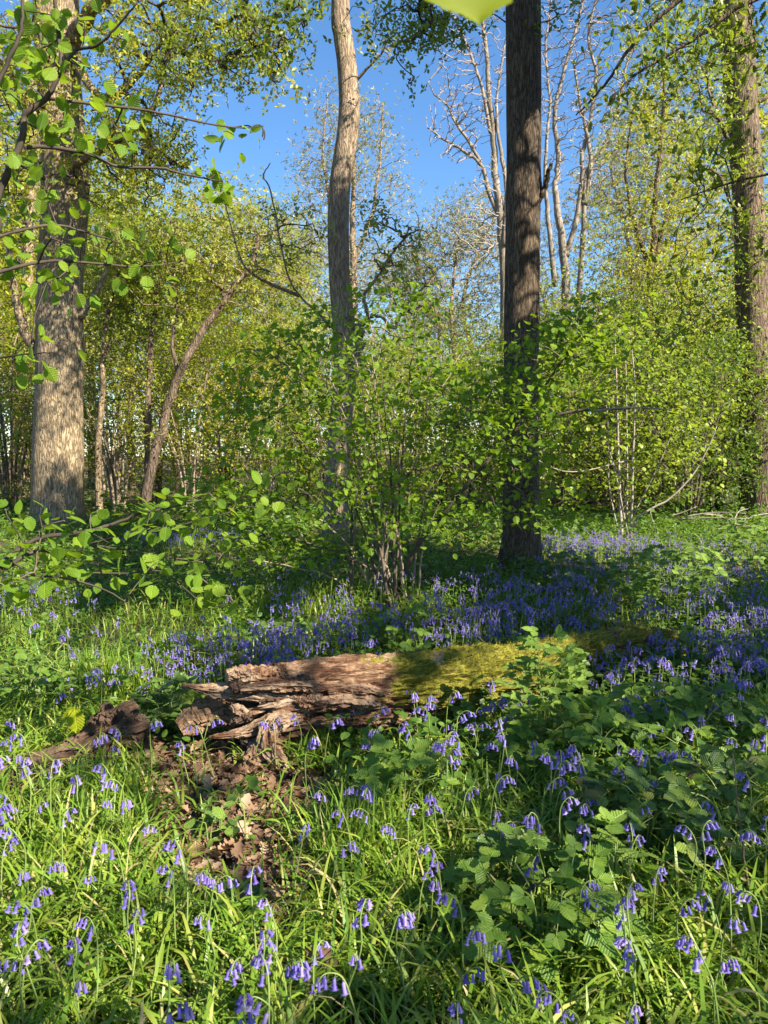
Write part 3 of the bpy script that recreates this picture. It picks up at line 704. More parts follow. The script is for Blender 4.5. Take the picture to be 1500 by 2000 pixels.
bare_tree('pale leafless tree of several forking grey stems, right of the dark trunk',
          [[(1106, 640, 24), (1104, 520, 20), (1100, 470, 16), (1095, 420, 16), (1093, 370, 14), (1100, 310, 13), (1092, 230, 11), (1110, 140, 9), (1128, 60, 7), (1150, -50, 5)],
           [(1106, 500, 15), (1124, 430, 16), (1131, 350, 15), (1133, 290, 13), (1143, 220, 11), (1150, 150, 9), (1141, 80, 7), (1160, 0, 5), (1175, -70, 3)],
           [(1128, 610, 15), (1138, 480, 18), (1142, 410, 17), (1146, 350, 14), (1180, 290, 11), (1205, 225, 9), (1220, 140, 6), (1250, 60, 4)],
           [(1143, 400, 14), (1150, 350, 12), (1149, 280, 10), (1134, 210, 8), (1120, 120, 5)],
           [(1084, 560, 14), (1074, 460, 16), (1064, 390, 14), (1060, 300, 12), (1070, 200, 9), (1064, 90, 6), (1080, -20, 3)]], 31,
          lambda r: pxpts(1400, [(1110, 110, 70, 150, 30, 32, 1.6), (1170, 100, 80, 150, 30, 32, 1.5), (1150, 280, 70, 90, 30, 32, .8), (1080, 260, 30, 120, 30, 32, .4), (1140, -60, 120, 70, 30, 32, .6)], r), 82)
bare_tree('tall sparse tree with pale buds against blue sky, behind the slim wavy trunk',
          [[(690, 700, 20), (690, 600, 17), (688, 500, 14), (690, 400, 11), (692, 300, 8), (690, 210, 4)], [(690, 560, 8), (650, 430, 6), (635, 300, 4), (640, 180, 2)], [(690, 520, 8), (730, 400, 6), (745, 300, 4), (748, 200, 2)]], 23,
          lambda r: pxpts(620, [(640, 230, 30, 90, 22, 24, .35), (700, 230, 60, 70, 22, 24, .5), (630, 330, 70, 80, 22, 24, .9), (730, 300, 60, 90, 22, 24, .7), (690, 420, 130, 110, 22, 24, 1.5), (690, 560, 130, 80, 22, 24, .9)], r), 83,
          'budding_tree', 'bark_slim', 'twig_light_brown', 'leaf_pale', 6, .085, .005)
bare_tree('yellow-leaved young tree with several thin stems, left of the right-edge trunk',
          [[(1258, 800, 20), (1262, 620, 17), (1266, 500, 14), (1275, 380, 10), (1290, 230, 7), (1300, 90, 4)], [(1262, 640, 14), (1285, 520, 11), (1300, 430, 8), (1330, 330, 5)], [(1266, 520, 10), (1240, 430, 8), (1225, 330, 5), (1235, 220, 3)]], 23,
          lambda r: pxpts(520, [(1270, 210, 60, 60, 22, 24, 1), (1230, 270, 60, 60, 22, 24, .9), (1300, 330, 80, 100, 22, 24, 1.3), (1210, 440, 70, 80, 22, 24, 1.1), (1300, 470, 90, 90, 22, 24, 1.2), (1300, 90, 90, 110, 22, 24, .9), (1370, 400, 60, 160, 22, 24, .7), (1260, 580, 110, 60, 22, 24, .8)], r), 84,
          'young_tree', 'bark_brown', 'twig', 'leaf_yellow', 7, .105, .006)
bare_tree('leaning sunlit tree, rough brown trunk slanting up right, between two thicker trunks',
          [[(288, 965, 23), (320, 850, 21), (345, 750, 19), (395, 655, 17), (440, 590, 14), (488, 522, 10), (505, 460, 7)], [(440, 592, 12), (432, 560, 9), (412, 548, 6)], [(350, 745, 9), (330, 640, 6), (345, 560, 4)]], 16.3,
          lambda r: pxpts(400, [(420, 470, 120, 90, 16, 17.5, 1.2), (520, 500, 90, 90, 16, 17.5, 1), (330, 540, 90, 100, 16, 17.5, .8), (560, 600, 80, 80, 16, 17.5, .5)], r), 85,
          'leaning_tree', 'bark_brown', 'twig_light_brown', 'leaf_olive', 8, .10, .006)
bare_tree('thin upright dark-barked tree beside the leaning brown trunk',
          [[(288, 940, 16), (290, 780, 14), (310, 620, 12), (328, 520, 9), (335, 430, 5)]], 16.8,
          lambda r: pxpts(260, [(310, 520, 80, 110, 16.5, 18, 1), (250, 600, 70, 80, 16.5, 18, .4)], r), 86, 'thin_tree', 'bark_brown', 'twig', 'leaf_lime', 8, .10, .005)
bare_tree('thin crooked tree close to the right side of the thick left oak',
          [[(193, 960, 16), (196, 780, 14), (206, 690, 13), (215, 600, 9), (240, 500, 5)], [(204, 700, 8), (225, 640, 6), (250, 610, 3)]], 17,
          lambda r: pxpts(300, [(230, 520, 70, 90, 16.8, 18.5, 1), (220, 650, 60, 60, 16.8, 18.5, .3)], r), 87, 'thin_tree', 'bark_oak', 'twig_light_brown', 'leaf_olive', 7, .10, .005)
bare_tree('grey trunk behind the left side of the thick left oak',
          [[(45, 900, 30), (48, 700, 27), (55, 450, 23), (60, 250, 19), (52, 80, 16), (48, -60, 12)]], 24,
          lambda r: pxpts(420, [(30, 250, 60, 200, 22, 25, 1), (20, 600, 60, 160, 22, 25, .9), (90, 450, 80, 120, 24, 26, .5)], r), 88, 'grey_tree', 'bark_oak', 'twig', 'leaf_yellow', 8, .12, .007)

def bush_proto(seed, h, r, npts, per, leafm, tw, leaf, name, label, cat='bush', nst=9, lowz=.35):
    rng = np.random.default_rng(seed); t = thing(name, label, cat); mb = MB(); nodes = []
    for k in range(nst):
        a = rng.uniform(0, 2 * PI); q = rng.uniform(.2, .6) * r
        e = np.array([q * math.cos(a), q * math.sin(a), h * rng.uniform(.5, .85)])
        p = catmull([(.12 * math.cos(a), .12 * math.sin(a), -.15), (e[0] * .35, e[1] * .35, e[2] * .5), e], 14)
        tube(mb, p, np.linspace(.045, .012, 14) * h / 5, 6); nodes.append(p[2::2])
    obj('stem', mb.mesh('bush_stems', [M[tw]]), t)
    pts = ell(npts, (0, 0, h * .56), (r, r, h * .5), rng, .75, gap=-.1, seed=seed, gs=1.0); pts = pts[pts[:, 2] > lowz]
    mb = MB(); P, D = branches(mb, np.vstack(nodes), pts, rng, .004, .45, .03, .1)
    leaves(mb, P, D, rng, per, leaf, DIAM, 1, .2, .9, vz=.4)
    obj('foliage', mb.mesh('bush_foliage', [M[tw], M[leafm]]), t)
    return t
def tree_proto(seed, h, r, z0, npts, per, leafm, tw, bark, leaf, name, label):
    rng = np.random.default_rng(seed); t = thing(name, label, 'tree'); mb = MB()
    p = catmull([(0, 0, -.2), (rng.normal() * .2, rng.normal() * .2, h * .3), (rng.normal() * .3, rng.normal() * .3, h * .6), (rng.normal() * .4, rng.normal() * .4, h * .95)], 40)
    tube(mb, p, np.linspace(.17, .03, 40) * h / 12, 9)
    obj('trunk', mb.mesh('young_trunk', [M[bark]]), t)
    pts = ell(npts, (0, 0, (h + z0) / 2), (r, r, (h - z0) / 2), rng, .5, gap=-.02, seed=seed, gs=.7)
    mb = MB(); P, D = branches(mb, p[8::2], pts, rng, .006, .45, .06, .1, bf=.5, down=.9)
    leaves(mb, P, D, rng, per, leaf, STAR, 1, .34, .4)
    obj('crown', mb.mesh('young_crown', [M[tw], M[leafm]]), t)
    return t
BG = np.random.default_rng(5)
ZONES = [(-300, 60, 'by the left edge'), (60, 200, 'behind the thick left oak'), (200, 330, 'right of the thick left oak'), (330, 480, 'behind the leaning trunk'),
         (480, 630, 'left of the slim wavy trunk'), (630, 720, 'behind the slim wavy trunk'), (720, 850, 'right of the slim wavy trunk'), (850, 980, 'left of the dark trunk'),
         (980, 1080, 'behind the dark trunk'), (1080, 1200, 'right of the dark trunk'), (1200, 1320, 'behind the pale hazel stems'), (1320, 1440, 'left of the right-edge trunk'), (1440, 1900, 'behind the right-edge trunk')]
ROWS = [(0, 19, 'at the thicket\'s front'), (19, 24, 'in its second row'), (24, 33, 'deep in the thicket'), (33, 52, 'far back'), (52, 200, 'on the wood\'s far side')]
protos = {}
def place(kind, px, Y, s, sz=None):
    t0, used, adj, noun, group = protos[kind]
    x = at(px, 900, Y)[0]; loc = (x, Y, float(gh(x, Y)) - .05); rz = BG.uniform(0, 6.28)
    z = next((q[2] for q in ZONES if q[0] <= px < q[1]), 'beyond the frame'); r = next(q[2] for q in ROWS if q[0] <= Y < q[1])
    label = f'{adj} {noun} {r}, {z}'
    sc = (s, s, sz or s)
    if not used:
        protos[kind][1] = True; t0.location = loc; t0.rotation_euler = (0, 0, rz); t0.scale = sc; t0['label'] = label; t0['group'] = group
    else: dup(t0, loc, rz, sc, label, group)
def proto(kind, t, adj, noun, group): protos[kind] = [t, False, adj, noun, group]
proto('lime', bush_proto(101, 5.4, 2.5, 520, 15, 'leaf_lime', 'twig', .088, 'hazel_bush', 'x'), 'lime-green', 'bush', 'bushes of the sunny thicket')
proto('yellow', bush_proto(102, 5.6, 2.3, 480, 15, 'leaf_yellow', 'twig_light_brown', .088, 'maple_bush', 'x'), 'yellow-green', 'bush', 'bushes of the sunny thicket')
proto('mid', bush_proto(103, 5.0, 2.6, 520, 15, 'leaf_mid', 'twig', .10, 'hazel_bush', 'x'), 'darker green', 'bush', 'bushes of the sunny thicket')
proto('olive', bush_proto(104, 6.0, 2.2, 420, 12, 'leaf_olive', 'twig_light_brown', .09, 'hawthorn_bush', 'x'), 'thin olive', 'bush', 'bushes of the sunny thicket')
proto('tlime', tree_proto(111, 12, 3.0, 3, 400, 9, 'leaf_lime', 'twig', 'bark_brown', .15, 'young_tree', 'x'), 'lime-green', 'tree', 'young trees of the background')
proto('tyellow', tree_proto(112, 12, 3.2, 3, 400, 9, 'leaf_yellow', 'twig_light_brown', 'bark_brown', .15, 'young_tree', 'x'), 'yellow', 'tree', 'young trees of the background')
proto('tthin', tree_proto(113, 12, 2.4, 4, 520, 5, 'leaf_pale', 'twig_light_brown', 'bark_slim', .12, 'budding_tree', 'x'), 'sparse pale', 'tree', 'budding trees of the background')
# front and second rows of the thicket
for px, Y, k, s in [(20, 19, 'lime', .9), (230, 18.5, 'olive', .75), (300, 21, 'lime', .95), (370, 17.5, 'yellow', .7), (440, 19.5, 'lime', .9), (520, 18, 'yellow', .75), (590, 20.5, 'lime', .95), (640, 17.5, 'lime', .62), (715, 19, 'yellow', .75),
                    (790, 17.5, 'lime', .72), (860, 20, 'lime', .95), (930, 18, 'mid', .72), (1010, 20, 'lime', .9), (1090, 17.5, 'lime', .8), (1150, 20, 'mid', 1.0), (1210, 16.5, 'lime', .75), (1280, 18, 'lime', 1.0), (1350, 16.5, 'mid', .8),
                    (1400, 19, 'lime', 1.1), (1460, 20.5, 'yellow', 1.05), (1530, 19, 'lime', 1.0), (120, 21.5, 'yellow', 1.0), (-40, 21, 'yellow', 1.1), (1180, 22.5, 'lime', 1.25), (1320, 23, 'yellow', 1.25)]:
    place(k, px, Y, s)
for px in range(-80, 1640, 150):
    Y = BG.uniform(24, 32); c = 500 < px < 1000
    place(BG.choice(['lime', 'yellow', 'olive', 'mid'], p=[.4, .3, .2, .1]), px + BG.uniform(-30, 30), Y, BG.uniform(.9, 1.1) if c else BG.uniform(1.0, 1.3))
for px, Y, k, s in [(350, 27, 'tyellow', .93), (450, 29, 'tyellow', .95), (540, 32, 'tlime', .82), (260, 28, 'tlime', .98), (180, 30, 'tyellow', 1.1), (20, 28, 'tyellow', 1.15), (-60, 26, 'tlime', 1.2), (1480, 27, 'tyellow', 1.25),
                    (1420, 33, 'tthin', 1.5), (880, 34, 'tthin', 1.02), (830, 37, 'tthin', 1.0), (930, 40, 'tthin', 1.25), (780, 42, 'tthin', 1.05), (600, 38, 'tthin', 1.1), (1200, 36, 'tthin', 1.3), (1260, 42, 'tthin', 1.7), (560, 45, 'tthin', 1.2), (1040, 44, 'tthin', 1.2), (700, 48, 'tthin', 1.2), (400, 44, 'tlime', 1.25), (120, 40, 'tlime', 1.5)]:
    place(k, px, Y, s)
for px in range(-120, 1700, 120):
    Y = BG.uniform(55, 80); c = 520 < px < 1150
    place(BG.choice(['tlime', 'tyellow', 'tthin'], p=[.5, .25, .25]), px + BG.uniform(-30, 30), Y, BG.uniform(1.0, 1.2) if c else BG.uniform(1.2, 1.6))
print('trees', round(time.time() - T0, 1))
# ------------------------------------------------------------------ hazel bushes in front
def centre_hazel():
    rng = np.random.default_rng(201); B = ground_at(752, 1178)
    t = thing('hazel_bush', 'wide fan-shaped hazel bush in the middle, many thin stems from one base', 'bush', B); base = B.copy()
    mb = MB(); nodes = []
    tips = [(395, 1010, 7.2), (430, 880, 7.6), (470, 760, 8.2), (540, 700, 7.4), (600, 640, 8.4), (650, 600, 7.6), (690, 690, 8.3), (720, 600, 7.4), (770, 560, 8.0), (815, 610, 7.3), (850, 700, 8.3), (900, 690, 7.6), (560, 830, 6.9), (480, 930, 7.0),
            (640, 760, 6.9), (745, 720, 6.8), (850, 830, 6.9), (920, 800, 7.2), (940, 950, 7.6), (980, 700, 7.9), (420, 1080, 7.0), (700, 800, 8.6)]
    for i, (px, py, Y) in enumerate(tips):
        e = at(px, py, Y); b = B + np.array([rng.normal() * .13, rng.normal() * .1, -.05])
        m1 = b * .62 + e * .38; m1[2] += .16 * (e[2] - b[2]); m1[:2] = b[:2] * .72 + e[:2] * .28
        p = catmull([b, m1, e], 22); p[2:-1] += rng.normal(size=p[2:-1].shape) * .008
        m2 = MB(); tube(m2, p, np.linspace(rng.uniform(.012, .02), .004, 22), 6, int(i % 3 != 0)); mb.subs.append(m2); nodes.append(p[4:])
    arch = limb(mb, [(775, 1160), (800, 1095), (830, 1045), (880, 985), (935, 920), (1000, 850), (1070, 815), (1150, 800), (1230, 798)], (7.8, 7.0), .03, .012, 0, 8)
    arch2 = limb(mb, [(1160, 802), (1200, 798), (1235, 796), (1280, 798), (1312, 802)], (7.05, 6.9), .012, .006, 2, 6)
    up = limb(mb, [(1000, 850), (1060, 760), (1110, 690), (1170, 630), (1225, 580)], (7.3, 7.0), .016, .004, 0, 6)
    limbs(mb, t, [M['twig'], M['twig_light_brown'], M['twig_pale']], base, 'stem')
    pts = pxpts(900, [(470, 1010, 90, 70, 6.6, 8, 1.1), (450, 850, 60, 110, 7, 8.4, .5), (530, 760, 90, 120, 7, 8.6, 1.3), (640, 700, 100, 110, 7, 8.8, 1.3), (760, 670, 120, 120, 6.8, 8.8, 1.5), (640, 900, 120, 120, 6.5, 8.2, 1.3), (1010, 820, 60, 140, 6.9, 7.9, .7),
                      (800, 860, 120, 120, 6.5, 8.2, 1.4), (740, 1000, 150, 80, 6.4, 7.8, .8), (930, 790, 80, 110, 6.8, 8, 1.1), (1080, 740, 90, 110, 6.7, 7.6, 1.2), (1160, 650, 80, 70, 6.7, 7.6, .9), (1040, 870, 90, 60, 6.8, 7.6, .5), (1080, 990, 80, 50, 7, 7.8, .45),
                      (560, 1070, 110, 40, 6.8, 7.8, .6), (900, 1000, 80, 60, 6.8, 7.8, .5), (400, 960, 40, 60, 6.8, 7.6, .3)], rng)
    mb = MB(); P, D = branches(mb, np.vstack(nodes + [arch[12:], up]), pts, rng, .0028, .42, .014, .08)
    leaves(mb, P, D, rng, 8, .064, HAZEL_MID, 1, .14, 1.7, vz=.25)
    obj('foliage', mb.mesh('hazel_leaves', [M['twig'], M['leaf_hazel']], True, origin=base), t)

HAZEL_MID = (np.array([[0, 0, 0], [.12, .3, .03], [.42, .42, .05], [.78, .3, .0], [1, 0, -.14], [.78, -.3, .0], [.42, -.42, .05], [.12, -.3, .03], [.5, 0, 0]]),
             [np.array([[0, 8, 2, 1], [8, 4, 3, 2], [0, 7, 6, 8], [8, 6, 5, 4]])])
centre_hazel()

def left_hazel():
    rng = np.random.default_rng(211)
    g = np.array([-2.6, 2.9, float(gh(-2.6, 2.9))])
    t = thing('hazel_bush', 'hazel reaching in from the left edge, large bright leaves hanging before the thick oak', 'bush', g); base = g.copy()
    mb = MB(); N = []
    def br(pts, Y, r0, r1):
        p = limb(mb, pts, Y, r0, r1, 0, 6); N.append(p); return p
    s1 = catmull([g - [0, 0, .1], (-2.5, 2.9, 1.2), at(-60, 520, 2.9), at(-10, 400, 2.9)], 30); m2 = MB(); tube(m2, s1, np.linspace(.035, .017, 30), 8); mb.subs.append(m2); N.append(s1[15:])
    s2 = catmull([g + [.1, -.1, -.1], (-2.2, 2.9, .5), at(-80, 1180, 3.0), at(0, 1108, 3.0)], 30); m2 = MB(); tube(m2, s2, np.linspace(.028, .014, 30), 8); mb.subs.append(m2)
    br([(-12, 402), (25, 315), (45, 262), (50, 222), (90, 193), (118, 130), (115, 65), (106, -10)], 2.9, .014, .006)
    br([(48, 290), (90, 286), (170, 300), (230, 325), (310, 328), (360, 340), (420, 352)], (2.9, 3.1), .008, .003)
    br([(95, 193), (200, 205), (300, 218), (400, 240), (470, 250), (514, 246)], (2.9, 3.3), .006, .002)
    br([(150, 96), (190, 88), (235, 45), (268, 5)], (2.9, 2.8), .006, .003)
    br([(118, 130), (150, 96)], 2.9, .006, .006)
    br([(-20, 200), (20, 110), (40, 60), (45, -20)], 2.7, .008, .005)
    br([(-30, 470), (40, 450), (110, 440), (190, 460), (250, 480)], (2.9, 3.2), .008, .002)
    br([(-30, 540), (60, 515), (130, 510), (250, 520), (330, 515), (390, 500)], (2.9, 3.3), .008, .002)
    br([(-30, 705), (20, 695), (70, 690), (115, 688)], (2.7, 2.6), .004, .002)
    br([(0, 1108), (30, 1078), (80, 1050), (160, 1040), (230, 1020), (270, 1004), (330, 992), (400, 975)], (3.0, 3.3), .012, .003)
    br([(10, 1110), (50, 1085), (80, 1075), (130, 1082), (180, 1062), (240, 1048), (330, 1030), (450, 1000)], (3.0, 3.4), .010, .003)
    br([(60, 1125), (120, 1128), (200, 1150), (250, 1178)], (2.9, 2.9), .005, .002)
    br([(20, 1095), (60, 1115), (150, 1118), (250, 1120), (320, 1118), (400, 1180), (470, 1180)], (3, 3.1), .005, .002)
    br([(150, 1060), (250, 1075), (340, 1090), (420, 1100)], (3.1, 3.3), .005, .002)
    limbs(mb, t, [M['twig_dark'], M['twig_pale']], base, 'branch')
    pts = pxpts(92, [(60, 60, 70, 60, 2.7, 3.1, .8), (60, 160, 60, 60, 2.7, 3.1, .6), (170, 80, 90, 60, 2.8, 3.1, .6), (130, 240, 130, 40, 2.8, 3.2, .9), (240, 250, 60, 40, 2.9, 3.2, .4), (60, 350, 60, 60, 2.8, 3.2, .5), (120, 450, 110, 50, 2.8, 3.3, .8), (100, 530, 110, 40, 2.8, 3.3, .7), (280, 500, 90, 40, 3, 3.3, .5), (425, 342, 22, 16, 3.1, 3.2, .22),
                     (450, 245, 30, 6, 3.2, 3.3, .14), (90, 690, 35, 8, 2.6, 2.7, .16)], rng)
    mb = MB(); P, D = branches(mb, np.vstack(N[:9]), pts, rng, .0022, .3, .005, .05, sub=2)
    leaves(mb, P, D, rng, 4, .054, HAZEL, 1, .06, .6, None, True)
    obj('foliage', mb.mesh('left_hazel_leaves', [M['twig_dark'], M['leaf_hazel']], True, origin=base), t)
    pts = pxpts(66, [(60, 1010, 70, 30, 2.9, 3.3, .4), (180, 1030, 110, 35, 2.9, 3.3, .8), (330, 1000, 110, 45, 3.0, 3.5, 1), (450, 985, 90, 50, 3.1, 3.6, .7), (60, 1100, 70, 30, 2.8, 3.1, .5), (170, 1125, 110, 25, 2.8, 3.1, .8), (330, 1120, 110, 30, 2.9, 3.3, .7), (430, 1175, 50, 15, 3.0, 3.1, .4), (40, 1140, 50, 20, 2.7, 2.9, .3), (420, 1060, 90, 35, 3.1, 3.5, .5)], rng)
    mb = MB(); P, D = branches(mb, np.vstack(N[9:]), pts, rng, .0022, .3, .005, .05, sub=2)
    leaves(mb, P, D, rng, 4, .056, HAZEL, 1, .06, 1.8, None, True, vz=.3)
    obj('foliage', mb.mesh('left_hazel_low_leaves', [M['twig'], M['leaf_hazel']], True, origin=base), t)
    c = MB()
    for px, py in ((513, 250), (516, 256)):
        p = catmull([at(px, py - 3, 3.3), at(px + 1, py + 8, 3.3), at(px - 1, py + 18, 3.3)], 8); tube(c, p, [.001, .003, .0035, .0035, .0035, .003, .003, .001], 6)
    obj('catkin', c.mesh('catkin', [M['twig_dark']], origin=base), t)
left_hazel()

def right_hazel():
    rng = np.random.default_rng(221); B = ground_at(1228, 1052)
    t = thing('hazel_bush', 'open hazel of pale upright stems with one long pale branch arching right, behind the bluebells', 'bush', B); base = B.copy(); Y = B[1]
    mb = MB(); N = []
    for pts, r in [([(1215, 1060), (1208, 900), (1204, 740), (1200, 640)], .03), ([(1232, 1060), (1236, 900), (1240, 760), (1230, 640)], .026), ([(1224, 1055), (1225, 880), (1222, 700)], .02), ([(1212, 1055), (1190, 950), (1185, 800), (1160, 700)], .016),
                    ([(1238, 1040), (1245, 1012), (1275, 992), (1310, 972), (1355, 925), (1385, 870), (1400, 832)], .024), ([(1270, 1000), (1280, 1040), (1284, 1075)], .01), ([(1228, 1050), (1190, 880), (1150, 830)], .014), ([(1235, 1010), (1290, 900), (1330, 800)], .013), ([(1225, 900), (1100, 920), (980, 850)], .012)]:
        p = limb(mb, pts, (Y, Y + rng.uniform(-.5, .5)), r, r * .3, 0, 7); N.append(p[5:])
    limbs(mb, t, [M['twig_pale']], base, 'stem')
    pts = pxpts(330, [(1230, 700, 110, 90, Y - .8, Y + 1, 1.3), (1340, 800, 100, 100, Y - .8, Y + 1, 1.1), (1150, 820, 80, 80, Y - .5, Y + 1, .8), (1300, 920, 120, 60, Y - .8, Y + .6, .7), (1120, 930, 80, 60, Y - .5, Y + .8, .5)], rng)
    mb = MB(); P, D = branches(mb, np.vstack(N), pts, rng, .003, .42, .012, .08)
    leaves(mb, P, D, rng, 7, .078, HAZEL_MID, 1, .16, 1.6, vz=.3)
    obj('foliage', mb.mesh('right_hazel_leaves', [M['twig'], M['leaf_lime']], origin=base), t)
right_hazel()

# ------------------------------------------------------------------ fallen log, rotten stump
AXP = np.array([(-.60, 3.90, .20), (-.15, 4.0, .215), (.35, 4.22, .205), (.85, 4.60, .17), (1.35, 5.05, .15), (1.85, 5.5, .10), (2.25, 5.85, .0)])
AXR = np.array([.215, .228, .21, .185, .16, .16, .13])
def log_surface(axp, axr, nu, nt_, seed, jag, rough=1.0, hollow=.07, facing=(0, -1, 0), front=.34):
    ax = catmull(axp, nu); R = catmull(np.stack([axr] * 3, 1), nu)[:, 0]
    th = np.linspace(-PI, PI, nt_, endpoint=False); s = np.concatenate([[0], np.cumsum(np.linalg.norm(np.diff(ax, axis=0), axis=1))])
    T = nrm(np.gradient(ax, axis=0)); n = np.cross([0, 0, 1.0], T); n = nrm(n * np.sign((n @ np.asarray(facing, float))[:, None] + 1e-9)); up = nrm(np.cross(T, n)); up *= np.sign(up[:, 2:3])
    s0 = jag(th)
    def surf(off, ss):
        i = np.clip(np.interp(ss, s, np.arange(nu)), 0, nu - 1.001); k = i.astype(int); f = (i - k)[..., None]
        A = ax[k] * (1 - f) + ax[k + 1] * f; N = n[k] * (1 - f) + n[k + 1] * f; U = up[k] * (1 - f) + up[k + 1] * f; r = R[k] * (1 - f[..., 0]) + R[k + 1] * f[..., 0]
        A = A + T[0] * np.minimum(ss, 0)[..., None]
        c, sn = np.cos(th)[None], np.sin(th)[None]
        q = np.stack(np.broadcast_arrays(ss * 2.3, c * 2.2, sn * 2.2), -1)
        q2 = np.stack(np.broadcast_arrays(ss * 3.0, c * 9, sn * 9), -1); q3 = np.stack(np.broadcast_arrays(ss * 9.0, c * 24, sn * 24), -1)
        lay = fbm(q2, 3, seed + 2); lay = np.tanh(lay * 3.2)
        crk = np.clip(1 - np.abs(fbm(np.stack(np.broadcast_arrays(ss * 6.0 + 5, c * 20, sn * 20), -1), 3, seed + 8)) * 7, 0, 1); blk = np.tanh(4 * fbm(np.stack(np.broadcast_arrays(ss * 13, c * 14, sn * 14), -1), 2, seed + 11))
        f1 = 1 + rough * (.17 * fbm(q, 3, seed) + .085 * lay + .05 * (1 - 2 * np.abs(fbm(q3, 3, seed + 5))) - .10 * crk + .05 * blk - .03)
        # hollow rotted away below the front ledge
        f1 = f1 - front * np.exp(-((th[None] + .35) / .38) ** 2) * np.clip(fbm(np.stack([ss * 3, ss * 0, ss * 0 + seed], -1), 2, seed) * 2.2 + .55, 0, 1)
        rr = r * f1 + off
        return A + rr[..., None] * (c[..., None] * N + sn[..., None] * U), np.stack(np.broadcast_arrays(ss, c * rr, sn * rr), -1)
    u = np.linspace(0, 1, nu)[:, None] ** 1.15
    ss = s0[None] * (1 - u) + s[-1] * u; P, G = surf(0, ss)
    iu = np.linspace(0, 1, 26)[:, None]; si = s0[None] + (iu * .42); thick = hollow * (1 + .5 * fbm(np.stack([np.cos(th) * 3, np.sin(th) * 3, th * 0], -1), 2, 9))
    Pi, Gi = surf(0, si); C = Pi.mean(1, keepdims=True); L = np.linalg.norm(Pi - C, axis=2, keepdims=True)
    fac = np.clip(1 - thick[None, :, None] * (.35 + 1.2 * iu[..., None]) / L - .5 * iu[..., None] ** 3, .05, 1); Pi = C + (Pi - C) * fac
    return P, G, Pi, Gi
def grid_faces(nu, nt_, flip=False):
    i = np.arange(nu - 1)[:, None] * nt_; j = np.arange(nt_)[None]; k = (j + 1) % nt_
    q = np.stack([i + j, i + k, i + nt_ + k, i + nt_ + j], -1).reshape(-1, 4)
    return q[:, ::-1] if flip else q
def chunk(mb, pts, Y, h, depth, seed, mat=0, sides=34, taper=(.5, 1, .75, .25), n=60, world=False):
    """a torn slab of wood along a path: flattened, ridged, tapering"""
    Ys = np.linspace(*Y, len(pts)) if isinstance(Y, tuple) else [Y] * len(pts)
    P = np.asarray(pts, float) if world else np.array([at(a, b, y) for (a, b), y in zip(pts, Ys)])
    path = catmull(P, n); k = np.interp(np.linspace(0, 1, n), np.linspace(0, 1, len(taper)), taper)
    T = nrm(np.gradient(path, axis=0)); D = np.tile([0, 1.0, 0], (n, 1)); D = nrm(D - T * (D * T).sum(1, keepdims=True)); U = np.cross(T, D)
    th = np.linspace(0, 2 * PI, sides, endpoint=False); c, s = np.cos(th), np.sin(th)
    q = np.stack(np.broadcast_arrays(np.linspace(0, 3, n)[:, None], c[None] * 5, s[None] * 5), -1); q2 = q * np.array([2.5, 3, 3])
    f = 1 + .35 * fbm(q, 3, seed) + .2 * np.tanh(3 * fbm(q2, 2, seed + 4)) + .16 * np.tanh(4 * fbm(q2 * np.array([3, 1.8, 1.8]), 2, seed + 6))
    R = k[:, None] * f
    V = path[:, None] + (R * s[None] * h)[..., None] * U[:, None] + (R * c[None] * depth)[..., None] * D[:, None]
    ln = np.concatenate([[0], np.cumsum(np.linalg.norm(np.diff(path, axis=0), axis=1))])
    G = np.stack(np.broadcast_arrays(ln[:, None] + seed, c[None] * R * depth, s[None] * R * h), -1)
    mb.add(V.reshape(-1, 3), [grid_faces(n, sides), np.arange(sides)[None, ::-1], (np.arange(sides) + (n - 1) * sides)[None]], mat, False, G)

